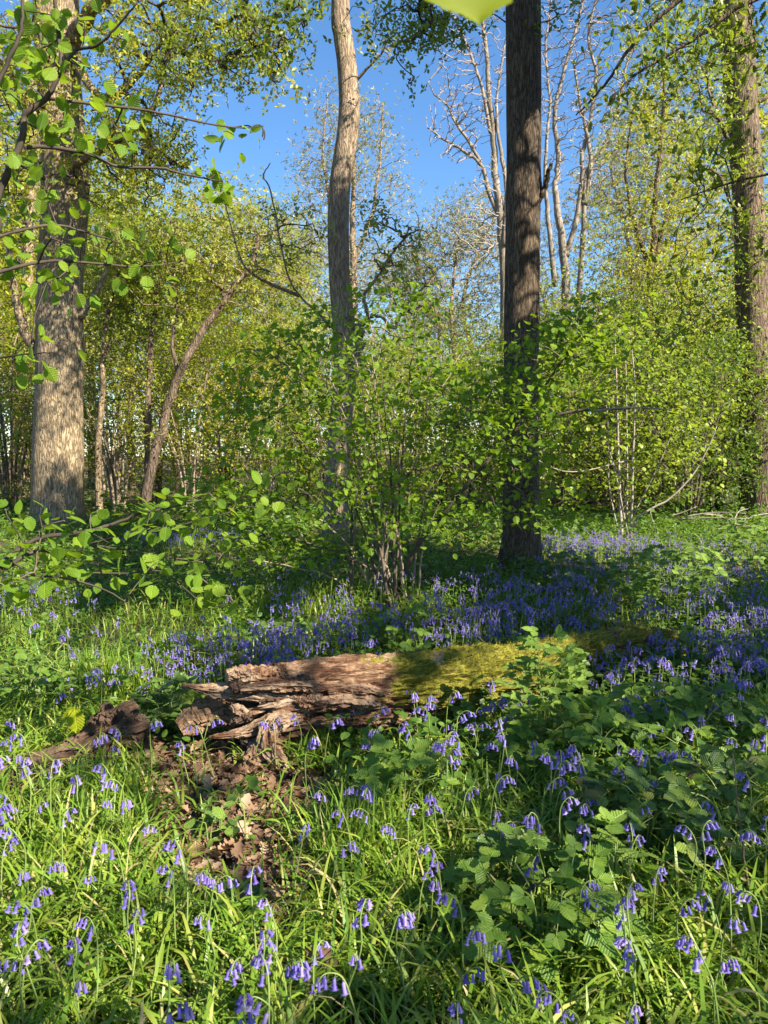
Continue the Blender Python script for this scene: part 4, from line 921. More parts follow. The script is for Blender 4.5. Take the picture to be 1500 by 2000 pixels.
def fallen_log():
    rng = np.random.default_rng(231); B = np.array([.2, 4.1, 0.0])
    t = thing('fallen_log', 'big rotten fallen log with torn reddish left end and mossy top, lying in the bluebells', 'log', B)
    def jag(th):
        j = .16 * fbm(np.stack([np.cos(th) * 3.2, np.sin(th) * 3.2, th * 0], -1), 3, 12) * 1.6
        j = j - .18 * np.exp(-((th - .55) / .22) ** 2) + .10 * np.exp(-((th + .1) / .3) ** 2) - .10 * np.exp(-((th + .75) / .25) ** 2) + .1 * np.exp(-((th - 1.4) / .35) ** 2)
        return j
    P, G, Pi, Gi = log_surface(AXP, AXR, 300, 150, 40, jag)
    mb = MB(); nu, nt_ = P.shape[:2]
    mb.add(P.reshape(-1, 3), grid_faces(nu, nt_), 0, False, G); mb.add(Pi.reshape(-1, 3), grid_faces(26, nt_, True), 0, False, Gi + [3, 0, 0])
    me = mb.mesh('log_body', [M['wood']], True, B)
    def moss_of(p):
        x = p[:, 0]; nz = fbm(p * 5, 3, 77)
        m = np.clip((x + .14) / .5, -.6, 1) * .95 + np.clip((p[:, 2] - .22) / .15, -1, 1) * .3 + nz * .8 + .4 * fbm(p * 14, 3, 78) - .18
        m = m + .5 * np.exp(-((x - .12) / .22) ** 2 - ((p[:, 2] - .29) / .06) ** 2)
        return np.clip(m, -.4, 1.3)
    V = np.concatenate([P.reshape(-1, 3), Pi.reshape(-1, 3)]); ml = moss_of(V); ml[nu * nt_:] = -1
    a = me.attributes.new('moss', 'FLOAT', 'POINT'); a.data.foreach_set('value', ml.astype(np.float32))
    obj('log_body', me, t)
    def part(name, mat, fn, label=None):
        m = MB(); fn(m); o = obj(name, m.mesh(name, [M[mat]], True, B), t)
        if label: o['label'] = label
    part('splinter', 'wood', lambda m: chunk(m, [(590, 1352), (500, 1350), (420, 1348), (356, 1338)], (3.86, 3.74), .042, .09, 1, taper=(.9, 1, .8, .5, .12)), 'flat pale slab jutting out of the torn end')
    part('splinter', 'wood_brown', lambda m: chunk(m, [(520, 1392), (455, 1388), (395, 1398), (352, 1425)], (3.92, 3.78), .085, .05, 2, taper=(.6, .95, 1, .9, .5)), 'brown curved shell below the torn end')
    part('splinter', 'wood', lambda m: chunk(m, [(600, 1395), (545, 1402), (480, 1428), (408, 1440)], (3.78, 3.66), .045, .06, 3, taper=(1, 1, .8, .45, .1)))
    part('splinter', 'wood', lambda m: chunk(m, [(560, 1318), (520, 1322), (470, 1318), (443, 1322)], (3.86, 3.76), .05, .07, 4, taper=(.9, 1, .8, .5)))
    part('splinter', 'wood', lambda m: chunk(m, [(740, 1372), (690, 1366), (620, 1374), (540, 1388)], (3.80, 3.72), .038, .06, 6, taper=(.5, 1, 1, .8, .4)))
    part('splinter', 'wood', lambda m: chunk(m, [(650, 1345), (590, 1338), (540, 1340), (470, 1346)], (3.79, 3.70), .03, .05, 8, taper=(.4, 1, .9, .5)))
    part('splinter', 'wood', lambda m: chunk(m, [(760, 1352), (700, 1346), (640, 1352)], (3.83, 3.76), .025, .05, 9, taper=(.4, 1, .4)))
    part('splinter', 'wood_dark', lambda m: chunk(m, [(560, 1420), (520, 1432), (470, 1450)], (3.8, 3.7), .04, .06, 10, taper=(1, 1, .5)))
    part('splinter', 'wood', lambda m: chunk(m, [(840, 1412), (760, 1402), (690, 1408), (610, 1412)], (3.9, 3.76), .035, .06, 11, taper=(.5, 1, .9, .4)))
    part('bark_flap', 'wood', lambda m: chunk(m, [(590, 1398), (552, 1405), (528, 1425), (530, 1462), (552, 1496)], (3.72, 3.58), .05, .035, 5, taper=(.5, .9, 1, .95, .5)), 'curled strip of bark hanging down to the ground')
    part('root_stub', 'wood_brown', lambda m: chunk(m, [(545, 1440), (508, 1462), (488, 1500), (480, 1525)], (3.72, 3.55), .05, .06, 7, taper=(.6, 1, 1, .9)))
    cr = np.random.default_rng(77)
    for i in range(16):
        a_, b_ = cr.uniform(430, 640), cr.uniform(1325, 1410); c_ = at(a_, b_, cr.uniform(3.70, 3.78)); d_ = np.array([cr.uniform(.03, .075) * cr.choice([-1, 1]), cr.normal() * .012, cr.normal() * .012])
        part('fragment', cr.choice(['wood', 'wood', 'wood_brown', 'wood_dark']), lambda m: chunk(m, [c_ - d_, c_ + cr.normal(size=3) * .006, c_ + d_], 0, cr.uniform(.012, .03), cr.uniform(.02, .05), 40 + i, sides=18, n=24, taper=(.5, 1, .9, .4), world=True))
    # moss pile: fine tufts standing on the log where it is green
    k = rng.choice(nu * nt_, 60000); m0 = moss_of(V[k]); sel = (m0 + rng.normal(size=len(k)) * .25 > .62); k = k[sel][:15000]
    c = np.repeat(P.mean(1), nt_, 0)[k]; nrmv = nrm(V[k] - c); ok = nrmv[:, 2] > -.35; k, nrmv = k[ok], nrmv[ok]
    mb = MB(); X = nrm(nrmv + rng.normal(size=(len(k), 3)) * .6)
    inst(mb, *(np.array([[0, .16, 0], [0, -.16, 0], [1, 0, 0]]), [np.array([[0, 1, 2]])]), V[k] + rng.normal(size=(len(k), 3)) * .004, X, rand_dirs(len(k), rng), rng.uniform(.008, .022, len(k)), 0)
    tag(obj('moss', mb.mesh('moss_tufts', [M['moss']], origin=B), t), 'yellow-green moss over the right half of the log', kind='stuff')
fallen_log()

def rotten_stump():
    e0 = ground_at(255, 1478); e1 = ground_at(30, 1535); B = e0.copy()
    t = thing('rotten_stump', 'dark crumbling piece of rotten trunk sloping down to the left edge, beside the big log', 'log', B)
    ax = np.array([e0 + [.03, .05, .13], e0 * .7 + e1 * .3 + [0, .05, .085], e0 * .35 + e1 * .65 + [0, .03, .05], e1 + [-.05, .02, .02], e1 + (e1 - e0) * .3 - [0, 0, .06]])
    P, G, Pi, Gi = log_surface(ax, np.array([.135, .10, .075, .055, .04]), 130, 90, 60, lambda th: .06 * fbm(np.stack([np.cos(th) * 3, np.sin(th) * 3, th * 0], -1), 3, 4), 1.3, .035)
    mb = MB(); mb.add(P.reshape(-1, 3), grid_faces(130, 90), 0, False, G); mb.add(Pi.reshape(-1, 3), grid_faces(26, 90, True), 0, False, Gi)
    obj('log_body', mb.mesh('stump_body', [M['wood_dark']], True, B), t)
    Y = e0[1]
    for i, (pts, h, d, m) in enumerate([([(250, 1452), (258, 1420), (245, 1400)], .06, .07, 'wood_dark'), ([(208, 1445), (210, 1408), (206, 1376)], .05, .055, 'wood_dark'), ([(262, 1440), (268, 1412), (262, 1398)], .05, .05, 'wood_dark'), ([(190, 1450), (185, 1425), (188, 1408)], .04, .05, 'wood_dark'), ([(180, 1415), (215, 1404), (262, 1408)], .035, .06, 'wood_dark'), ([(225, 1416), (245, 1412), (264, 1424)], .014, .05, 'wood_brown'), ([(190, 1432), (196, 1408), (190, 1394)], .035, .05, 'wood_dark'), ([(230, 1412), (240, 1392), (236, 1384)], .03, .04, 'wood_dark')]):
        mb = MB(); chunk(mb, pts, (Y - .02, Y - .05 * (i % 2)), h, d, 20 + i, taper=(.9, 1, .8, .4)); obj('splinter', mb.mesh('splinter', [M[m]], True, B), t)
rotten_stump()

# ------------------------------------------------------------------ ground cover
def in_log(p, pad=.0):
    """inside the footprint of the log or the stump"""
    ax = catmull(AXP, 40)[:, :2]; d = np.sqrt(((p[:, None, :2] - ax[None]) ** 2).sum(2)); r = d.min(1) < (.19 + pad)
    a, b = ground_at(255, 1478)[:2], ground_at(30, 1535)[:2]; q = catmull([a, (a + b) / 2, b], 20); d = np.sqrt(((p[:, None, :2] - q[None]) ** 2).sum(2)); return r | (d.min(1) < .09 + pad)
def pxell(p, e):
    px, py, _ = proj(p); r = np.zeros(len(p), bool)
    for cx, cy, rx, ry in e: r |= ((px - cx) / rx) ** 2 + ((py - cy) / ry) ** 2 < 1
    return r
BROWN = [(440, 1550, 165, 100), (515, 1725, 120, 85), (400, 1680, 115, 80), (330, 1480, 90, 40), (600, 1560, 60, 60), (100, 1520, 90, 20), (200, 1255, 60, 14), (260, 1235, 80, 10)]
BRAMZ = [(1150, 1430, 330, 150), (820, 1500, 180, 110), (1350, 1560, 200, 150), (1060, 1840, 150, 110), (1250, 1690, 150, 60), (330, 1440, 60, 60)]
def scatter(n, y0, y1, rng, pad=1.15):
    Y = np.sqrt(rng.uniform(y0 ** 2, y1 ** 2, n)); X = rng.uniform(-1, 1, n) * (.5 * Y + pad)
    p = np.stack([X, Y, gh(X, Y)], 1); return p[~in_log(p)]
def blades(mb, p, rng, L, W, lean, curl, mat=0, seg=4, az=None, wprof=None):
    n = len(p); L = np.broadcast_to(L, (n,)); az = rng.uniform(0, 2 * PI, n) if az is None else az
    phi = lean[:, None] + curl[:, None] * np.linspace(0, 1, seg)[None] ** 1.3
    ds = (L / seg)[:, None]; h = np.concatenate([np.zeros((n, 1)), np.cumsum(np.sin(phi) * ds, 1)], 1); z = np.concatenate([np.zeros((n, 1)), np.cumsum(np.cos(phi) * ds, 1)], 1)
    c = np.stack([h * np.cos(az)[:, None], h * np.sin(az)[:, None], np.maximum(z, .008 - .02)], -1) + p[:, None]
    tw = rng.normal(size=n) * .35
    side = np.stack([-np.sin(az + tw), np.cos(az + tw), rng.normal(size=n) * .25], -1)
    wp = np.array([.6, 1, .95, .7, .0]) if wprof is None else wprof
    wp = np.interp(np.linspace(0, 1, seg + 1), np.linspace(0, 1, len(wp)), wp)
    Wd = np.broadcast_to(W, (n,))[:, None] * wp[None] * .5
    a = c + side[:, None] * Wd[..., None]; b = c - side[:, None] * Wd[..., None]
    V = np.stack([a, b], 2).reshape(n, -1, 3); k = (np.arange(n) * (2 * (seg + 1)))[:, None]; s = (np.arange(seg) * 2)[None]
    mb.add(V.reshape(-1, 3), np.stack([k + s, k + s + 1, k + s + 3, k + s + 2], -1).reshape(-1, 4), mat, True)

def ground_cover():
    rng = np.random.default_rng(301); g = MB()
    def tufts(nt_, y0, y1, per, L, W, keep, spread=.03, lean=(.15, .45), curl=(.5, 1.9)):
        p = scatter(nt_, y0, y1, rng); m = fbm(p * np.array([1.6, 1.6, 0]) + 7, 2, 3) > -.6; p = p[m]; p = p[keep(p)]
        q = np.repeat(p, per, 0); q[:, :2] += rng.normal(size=(len(q), 2)) * spread; n = len(q)
        q[:, 2] = gh(q[:, 0], q[:, 1]) - .01
        blades(g, q, rng, rng.uniform(L[0], L[1], n), rng.uniform(W[0], W[1], n), np.abs(rng.normal(size=n)) * lean[1] + lean[0], rng.uniform(curl[0], curl[1], n))
    nb0 = lambda p: ~pxell(p, BROWN) | (rng.random(len(p)) < .07)
    nb = lambda p: nb0(p) & (~pxell(p, BRAMZ) | (rng.random(len(p)) < .6))
    tufts(4300, 1.2, 4.4, 10, (.14, .30), (.006, .013), nb)
    tufts(4300, 1.2, 4.6, 8, (.07, .18), (.003, .007), nb, .05)
    tufts(3200, 4.2, 8.5, 6, (.12, .28), (.006, .012), lambda p: nb(p) & (rng.random(len(p)) < .75), .06)
    tufts(2600, 8, 17, 5, (.15, .32), (.010, .018), lambda p: rng.random(len(p)) < .8, .12)
    # bright tuft behind the stump, dark rush patch in the mid distance
    for cx, cy, n, sp, L in ((205, 1378, 420, .12, (.24, .42)), (560, 1190, 700, .55, (.2, .38)), (330, 1280, 120, .15, (.16, .28)), (120, 1230, 300, .5, (.12, .25)), (640, 1480, 60, .1, (.15, .3)), (700, 1700, 150, .12, (.2, .36)), (100, 1640, 200, .25, (.15, .3))):
        c = ground_at(cx, cy); q = c + rng.normal(size=(n, 3)) * np.array([sp, sp * .7, 0]); q = q[~in_log(q)]; q[:, 2] = gh(q[:, 0], q[:, 1]) - .01; n = len(q)
        blades(g, q, rng, rng.uniform(*L, n), rng.uniform(.006, .011, n), np.abs(rng.normal(size=n)) * .22, rng.uniform(.1, 1.1, n))
    tag(obj('grass', g.mesh('grass', [M['grass']])), 'long arching grass and bluebell leaves covering the glade floor', 'grass', kind='stuff')

    h = MB(); nb = nb0
    def herbs(n, y0, y1, hz, sz, keep, tmpl=OVAL):
        p = scatter(n, y0, y1, rng, 1.2); p = p[keep(p)]; n = len(p); z = rng.random(n) ** 1.3 * hz * (1 + .7 * fbm(p * np.array([.9, .9, 0]), 2, 8)); p[:, 2] += np.maximum(z, .01)
        inst(h, tmpl[0], tmpl[1], p, rand_dirs(n, rng) * np.array([1, 1, .35]), nrm(np.array([0, 0, 1.]) + rng.normal(size=(n, 3)) * .4), rng.uniform(sz[0], sz[1], n), 0)
    clump = lambda p, s, th: fbm(p * np.array([s, s, 0]) + 3, 3, 15) > th
    herbs(4800, 1.4, 4.5, .10, (.02, .045), lambda p: nb(p) & clump(p, 2.2, .0))
    herbs(28000, 4.0, 9, .24, (.03, .06), lambda p: clump(p, 1.5, -.3) & nb(p))
    herbs(30000, 8, 18, .32, (.05, .09), lambda p: clump(p, .8, -.35))
    herbs(9000, 13, 26, .6, (.08, .14), lambda p: clump(p, .5, -.2))
    for n, e, hz, sz in ((2200, BRAMZ[:3], .22, (.03, .06)), (450, BRAMZ[3:], .18, (.03, .055))):
        p = scatter(60000, 1.6, 5.5, rng); p = p[pxell(p, e)][:n]; n = len(p); p[:, 2] += .03 + rng.random(n) * hz
        inst(h, HAZEL_MID[0], HAZEL_MID[1], p, rand_dirs(n, rng) * np.array([1, 1, .3]), nrm(np.array([0, -.15, 1.]) + rng.normal(size=(n, 3)) * .35), rng.uniform(sz[0], sz[1], n), 0)
    tag(obj('undergrowth', h.mesh('undergrowth', [M['herb']])), 'low leafy green herbs carpeting the floor between the bluebells', 'undergrowth', kind='stuff')

    l = MB(); p = scatter(60000, 1.4, 5.2, rng); e = pxell(p, BROWN); p = np.vstack([p[e][:3600], p[~e][:900]]); n = len(p); p[:, 2] += rng.uniform(.003, .028, n)
    v = LOBED[0].copy(); v[:, 2] += .25 * v[:, 1] ** 2 / .06 * .25 - .12 * (v[:, 0] - .5) ** 2
    inst(l, v, LOBED[1], p, rand_dirs(n, rng) * np.array([1, 1, .35]), nrm(np.array([0, 0, 1.]) + rng.normal(size=(n, 3)) * .32), rng.uniform(.045, .10, n), 0, True)
    tag(obj('leaf_litter', l.mesh('leaf_litter', [M['dead']])), 'brown curled dead oak leaves on the bare soil in front of the log', 'dead leaves', kind='stuff')
ground_cover()

# ------------------------------------------------------------------ bluebells
def bell_mesh():
    m = MB(); k = 12; th = np.linspace(0, 2 * PI, k, endpoint=False); V = []
    for i, (z, r) in enumerate([(0, .0020), (-.003, .0040), (-.011, .0046), (-.020, .0046), (-.0255, .0055), (-.029, .0088)]):
        pet = np.where(np.arange(k) % 2 == 0, 1, 0)
        rr = r * np.ones(k) + (.0035 * pet - .0015 * (1 - pet) if i == 5 else 0); zz = z * np.ones(k) + ((.0035 * pet + .002 * (1 - pet)) if i == 5 else 0)
        V.append(np.stack([np.cos(th) * rr, np.sin(th) * rr, zz], 1))
    m.add(np.concatenate(V), [grid_faces(6, k), np.arange(k)[None]], 0, True); return m
BELL = bell_mesh(); BELLME = BELL.mesh('bell', [M['bell']])
def bb_shape(seed):
    r = np.random.default_rng(seed); H = r.uniform(.27, .37); nod = r.uniform(.03, .06)
    path = catmull([(0, 0, -.02), (r.normal() * .008, r.normal() * .008, H * .35), (.012, r.normal() * .01, H * .7), (.024, 0, H * .9), (.03 + nod * .55, 0, H * .985), (.034 + nod, 0, H * .94)], 26)
    n = int(r.integers(5, 10)); H *= r.uniform(.94, 1.08); bells = []
    for i in range(n):
        u = .60 + .40 * (i + .3) / n; p = path[min(25, int(u * 25))]; side = (-1) ** i * r.uniform(.3, 1); d = np.array([r.uniform(.3, 1.0), side * .8, 0]); d /= np.linalg.norm(d)
        a = p + d * .011 + [0, 0, -.004]; tilt = r.uniform(.1, .5) * (1 if i < n - 1 else .7); bells.append((p, a, d, tilt, r.uniform(.78, 1.04) * (1 - .3 * (i / n)) * (.5 if r.random() < .12 else 1)))
    return path, bells
from mathutils import Matrix
def bell_matrix(a, d, tilt, s):
    zax = nrm(np.array([-d[0] * math.sin(tilt), -d[1] * math.sin(tilt), math.cos(tilt)])); x = nrm(np.cross([-d[1], d[0], 0], zax)); y = np.cross(zax, x)
    m = Matrix(((x[0], y[0], zax[0], a[0]), (x[1], y[1], zax[1], a[1]), (x[2], y[2], zax[2], a[2]), (0, 0, 0, 1))); return m @ Matrix.Diagonal((s, s, s, 1))
def stem_mb(path, bells):
    m = MB(); tube(m, path, np.linspace(.0029, .0013, len(path)), 5)
    for p, a, d, tl, s in bells: cones(m, p[None], a[None], np.array([.0008]), np.array([.0008]), 3)
    return m
BB_NEAR, BB_FAR = [], []
def bb_protos():
    for k in range(8):
        path, bells = bb_shape(400 + k); t = thing('bluebell', 'x', 'bluebell', group='bluebells in flower')
        obj('stem', stem_mb(path, bells).mesh('bluebell_stem', [M['stemgreen']]), t)
        for p, a, d, tl, s in bells:
            b = obj('bell', BELLME, t); b.matrix_local = bell_matrix(a, d, tl, s)
        BB_NEAR.append([t, False, len(bells), path[-1][2]])
        t = thing('bluebell', 'x', 'bluebell', group='bluebells in flower')
        obj('stem', stem_mb(path, bells).mesh('bluebell_stem', [M['stemgreen']]), t)
        m = MB(); bv = BELL.v[0]
        for p, a, d, tl, s in bells:
            mt = np.array(bell_matrix(a, d, tl, s * 1.1)); V = bv @ mt[:3, :3].T + mt[:3, 3]; m.add(V, [f for f, _, _ in BELL.f], 0, True)
        obj('flower_head', m.mesh('bluebell_head', [M['bell']]), t); BB_FAR.append([t, False, len(bells), path[-1][2]])
bb_protos()
HEADS = [(32,1580),(8,1558),(12,1630),(38,1650),(65,1595),(100,1578),(155,1525),(182,1510),(145,1592),(200,1580),(250,1562),(205,1650),(280,1620),(195,1545),(48,1715),(88,1747),(35,1760),(55,1805),(115,1840),(20,1900),(168,1715),(150,1965),(112,1690),
 (315,1700),(255,1735),(305,1662),(260,1787),(325,1900),(390,1810),(410,1745),(452,1740),(512,1710),(500,1785),(522,1835),(540,1820),(470,1860),(500,1895),(500,1952),(607,1900),(645,1870),(657,1945),(685,1900),(675,1760),(580,1625),(625,1565),(640,1600),(675,1555),
 (705,1545),(710,1565),(690,1600),(685,1665),(580,1910),(380,1732),(350,1985),(442,1985),(100,1835),(130,1850),(812,1580),(840,1565),(865,1585),(932,1552),(985,1535),(995,1540),(980,1597),(1030,1622),(995,1620),(842,1662),(842,1695),(840,1722),(1030,1687),(1077,1525),(1127,1550),
 (1145,1510),(1190,1507),(1147,1572),(1190,1585),(1175,1602),(1140,1627),(1230,1622),(1245,1640),(1280,1537),(1277,1597),(1312,1622),(1357,1572),(1405,1515),(1392,1675),(1305,1705),(1287,1750),(1162,1740),(1165,1762),(1200,1770),(1222,1772),(1380,1745),(1415,1735),(1420,1757),
 (1392,1777),(1212,1860),(1355,1845),(1435,1627),(1460,1635),(1482,1640),(1495,1602),(800,1800),(820,1817),(850,1765),(925,1850),(915,1912),(872,1972),(977,1897),(1055,1942),(1075,1955),(1092,1990),(1255,1990),(1465,1835),(1450,1920),(752,1625),
 (10,1415),(42,1435),(92,1445),(8,1455),(35,1485),(185,1460),(202,1445),(225,1430),(235,1475),(122,1492),(75,1487),(232,1307),(265,1312),(182,1325),(137,1362),(427,1415),(390,1420),(420,1367),(320,1427),(352,1457),(635,1300),(727,1302),(740,1370),(665,1255),(735,1277),(620,1460),
 (715,1440),(735,1445),(725,1460),(562,1410),(340,1315),(370,1300),(405,1305),(445,1250),(765,1395),(800,1395),(787,1430),(825,1370),(855,1370),(910,1360),(925,1365),(890,1337),(957,1340),(900,1300),(875,1420),(925,1420),(970,1387),(995,1417),(862,1465),(920,1480),(957,1465),
 (1060,1245),(1160,1285),(1182,1287),(1195,1270),(1272,1290),(1310,1280),(1240,1365),(1220,1375),(1250,1380),(1300,1380),(1350,1405),(1380,1410),(1412,1345),(1470,1342),(1430,1325),(1290,1427),(1275,1427),(1235,1472),(1245,1470),(1125,1470),(1045,1460),(1057,1497),(1455,1420),(1490,1410),(1342,1335),(1285,1335)]
MARKS = [('the pair of tan dead leaves', 365, 1665), ('the big log\'s torn end', 440, 1420), ('the dark rotten stump', 200, 1450), ('the log\'s mossy middle', 800, 1340), ('the big low bramble', 1060, 1790), ('the bright three-leaf bramble shoot', 1225, 1705),
         ('the tall sunlit bramble', 1060, 1400), ('the bright grass tuft', 210, 1340), ('the upright curled dead leaf', 615, 1870), ('the pale dry stalks', 1170, 1830), ('the bramble below the log', 790, 1560), ('the leaf litter patch', 520, 1660), ('the glowing hazel seedling', 150, 1395),
         ('the small nettle in the leaf litter', 410, 1580), ('the mossy far hump', 1240, 1215), ('the bottom left corner', 0, 2000), ('the bottom right corner', 1500, 2000), ('the left edge', 0, 1650), ('the right edge', 1500, 1650), ('the broad-leaved bramble at right', 1330, 1450), ('the bottom edge', 750, 2000)]
def bluebells():
    rng = np.random.default_rng(501); L = list(HEADS)
    while len(L) < 300:
        px = rng.uniform(0, 1500); py = rng.uniform(1190, 1500)
        w_ = 1.0 if px > 780 else (.45 if py < 1300 and px > 420 else .12)
        if pxell(ground_at(px, py + 60)[None], BROWN)[0] or rng.random() > w_: continue
        g = ground_at(px, py, .3)
        if in_log(g[None], .06)[0]: continue
        L.append((px, py))
    L.sort(key=lambda q: -q[1]); words_ = {5: 'five', 6: 'six', 7: 'seven', 8: 'eight', 9: 'nine'}; used = {}
    rows = []
    for i, (px, py) in enumerate(L):
        pr = (BB_NEAR if i < 110 else BB_FAR)[int(rng.integers(8))]; s = rng.uniform(.82, 1.1)
        hz = pr[3] * s - .02; g = ground_at(px, py, hz); rz = rng.uniform(0, 6.28); off = np.array([math.cos(rz), math.sin(rz)]) * .08 * s
        loc = (g[0] - off[0], g[1] - off[1]); loc = (*loc, float(gh(*loc)))
        if in_log(np.array([loc]), .03)[0]: loc = (loc[0], loc[1] - .25, float(gh(loc[0], loc[1] - .25)))
        m = min(MARKS, key=lambda q: (q[1] - px) ** 2 + ((q[2] - py) * 1.3) ** 2); dx, dy = px - m[1], py - m[2]
        if m[0].endswith('edge') or m[0].endswith('corner'): rel = 'near'
        elif abs(dx) > 1.4 * abs(dy): rel = 'right of' if dx > 0 else 'left of'
        else: rel = 'in front of' if dy > 0 else 'behind'
        lean = 'right' if math.cos(rz) > .35 else 'left' if math.cos(rz) < -.35 else ('away' if math.sin(rz) > 0 else 'forward')
        rows.append((pr, s, rz, loc, words_[pr[2]], lean, rel, m[0], math.hypot(dx, dy)))
    byk = {}
    for r in rows: byk.setdefault((r[6], r[7]), []).append(r)
    for r in rows:
        pr, s, rz, loc, nb, lean, rel, mk, dist = r
        rank = sorted(q[8] for q in byk[(rel, mk)]).index(dist); near_ = ['closest', 'second closest', 'third closest', 'fourth closest', 'fifth closest', 'sixth closest', 'seventh closest', 'eighth closest']
        lab = f'{nb}-belled bluebell nodding {lean}, {near_[rank]} {rel} {mk}' if rank < 8 else f'{nb}-belled bluebell nodding {lean}, farther {rel} {mk}'
        lab = lab.replace('near the', 'to the').replace('closest to to', 'closest to'); t = pr[0]
        if not pr[1]:
            pr[1] = True; t.location = loc; t.scale = (s, s, s); t['label'] = lab
        else: t = dup(t, loc, rz, s, lab)
        t.rotation_euler = (rng.normal() * .07, rng.normal() * .09, rz)
    for pr in BB_NEAR + BB_FAR:
        if not pr[1]: [bpy.data.objects.remove(c) for c in list(pr[0].children)]; bpy.data.objects.remove(pr[0])
    # the far drifts, thousands of flowers
    m = MB(); st = MB(); P = []
    for cx, cy, rx, ry, n in [(1250, 1180, 330, 90, 250), (1000, 1160, 180, 50, 130), (1300, 1085, 260, 40, 280), (640, 1205, 160, 40, 75), (520, 1255, 110, 28, 60), (1330, 1290, 220, 60, 80), (900, 1220, 120, 40, 60), (390, 1046, 150, 10, 160), (230, 1290, 200, 60, 34), (450, 1290, 120, 30, 30), (620, 1140, 200, 40, 40), (90, 1160, 110, 40, 35), (1160, 1060, 120, 22, 160), (1450, 1200, 80, 100, 90)]:
        k = 0
        while k < n:
            a = rng.uniform(0, 2 * PI); q = math.sqrt(rng.random()); g = ground_at(cx + rx * q * math.cos(a), cy + ry * q * math.sin(a), .26); k += 1
            if 2.0 < g[1] < 24: P.append(g)
    P = np.array(P); P = P[~in_log(P, .04)]; n = len(P); z = gh(P[:, 0], P[:, 1]); H = rng.uniform(.22, .34, n)
    base = np.stack([P[:, 0], P[:, 1], z], 1); top = base + np.stack([rng.normal(size=n) * .02, rng.normal(size=n) * .02, H], 1); az = rng.uniform(0, 2 * PI, n); nod = top + np.stack([np.cos(az) * .05, np.sin(az) * .05, rng.uniform(-.01, .02, n)], 1)
    cones(m, base, top, np.full(n, .0028), np.full(n, .002), 3, 0); cones(m, top, nod, np.full(n, .002), np.full(n, .0012), 3, 0)
    kb = 6; u = rng.random((n, kb)); bp = (top[:, None] * (1 - u[..., None]) + nod[:, None] * u[..., None]).reshape(-1, 3); N = len(bp); bp += rng.normal(size=(N, 3)) * np.array([.016, .016, .022]) - np.array([0, 0, .012])
    d = nrm(np.stack([rng.normal(size=N) * .35, rng.normal(size=N) * .35, -np.ones(N)], 1)); Ls = rng.uniform(.02, .03, N)
    cones(m, bp, bp + d * (Ls * .75)[:, None], np.full(N, .0031), np.full(N, .0038), 5, 1); cones(m, bp + d * (Ls * .75)[:, None], bp + d * Ls[:, None], np.full(N, .0042), np.full(N, .0078), 5, 1)
    tag(obj('bluebell_drift', m.mesh('bluebell_drift', [M['stemgreen'], M['bell_far']])), 'dense violet haze of bluebells across the middle distance under the trees', 'bluebells', 'bluebells in flower', 'stuff')
bluebells()

# ------------------------------------------------------------------ brambles, seedlings, dead leaves, sticks
def tri_leaf():
    v, f = BRAM; V = []; Q = []
    for a, s, o in ((0, 1, .08), (1.35, .78, .02), (-1.35, .78, .02)):
        c, sn = math.cos(a), math.sin(a); w_ = v.copy() * s; x = w_[:, 0] + o
        V.append(np.stack([x * c - w_[:, 1] * sn, x * sn + w_[:, 1] * c, w_[:, 2]], 1)); Q.append(f[0] + len(v) * len(Q))
    return np.concatenate(V), [np.concatenate(Q)]
TRI = tri_leaf()
def plant(name, label, cat, px, py, n, r, h, leaf, mat, seed, tmpl=TRI, group='brambles', stems=6, flat=1.1, tw='stemgreen', low=.25):
    rng = np.random.default_rng(seed); B = ground_at(px, py); t = thing(name, label, cat, B, group); mb = MB(); N = []
    for k in range(stems):
        a = rng.uniform(0, 2 * PI); e = B + np.array([math.cos(a) * r * rng.uniform(.2, .7), math.sin(a) * r * rng.uniform(.2, .7), h * rng.uniform(.55, .95)])
        p = catmull([B + [0, 0, -.03], B * .6 + e * .4 + np.array([0, 0, h * .25]), e], 14); tube(mb, p, np.linspace(.0045, .0018, 14), 5); N.append(p[2:])
    pts = ell(n, B + [0, 0, h * .55], (r, r, h * .5), rng, .7); pts = pts[pts[:, 2] > B[2] + h * low * rng.random(len(pts))]; pts = pts[~in_log(pts) | (pts[:, 2] > B[2] + .46)]
    P, D = branches(mb, np.vstack(N), pts, rng, .0014, .3, .004, .06, sub=2)
    obj('stem', mb.mesh('plant_stems', [M[tw]], origin=B), t)
    mb = MB(); k = len(P); out = nrm((P - B) * np.array([1, 1, .2]) + rng.normal(size=(k, 3)) * r * .45)
    inst(mb, tmpl[0], tmpl[1], P, nrm(out * np.array([1, 1, .5]) + [0, 0, -.1]), nrm(np.array([0, -.25, 1.0]) * flat + rng.normal(size=(k, 3)) * .32), leaf * rng.uniform(.6, 1.2, k), 0, True)
    obj('foliage', mb.mesh('plant_leaves', [M[mat]], True, origin=B), t)
plant('bramble', 'big low bramble with toothed green leaves in the grass at lower right', 'bramble', 1060, 1880, 78, .26, 0.338, .07, 'leaf_bramble', 601)
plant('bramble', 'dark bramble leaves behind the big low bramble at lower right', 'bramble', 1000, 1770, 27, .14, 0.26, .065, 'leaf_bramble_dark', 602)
plant('bramble', 'bright three-leaf bramble shoot above the big low bramble', 'bramble', 1200, 1790, 11, .10, 0.338, .075, 'leaf_fresh', 603)
plant('bramble', 'sunlit bramble in front of the log, beside a bunch of bluebells', 'bramble', 790, 1610, 51, .22, 0.312, .075, 'leaf_bramble', 604)
plant('bramble', 'tall pale sunlit bramble rising in front of the log\'s right end', 'bramble', 1065, 1500, 150, .22, 0.66, .062, 'leaf_fresh', 605, low=.6)
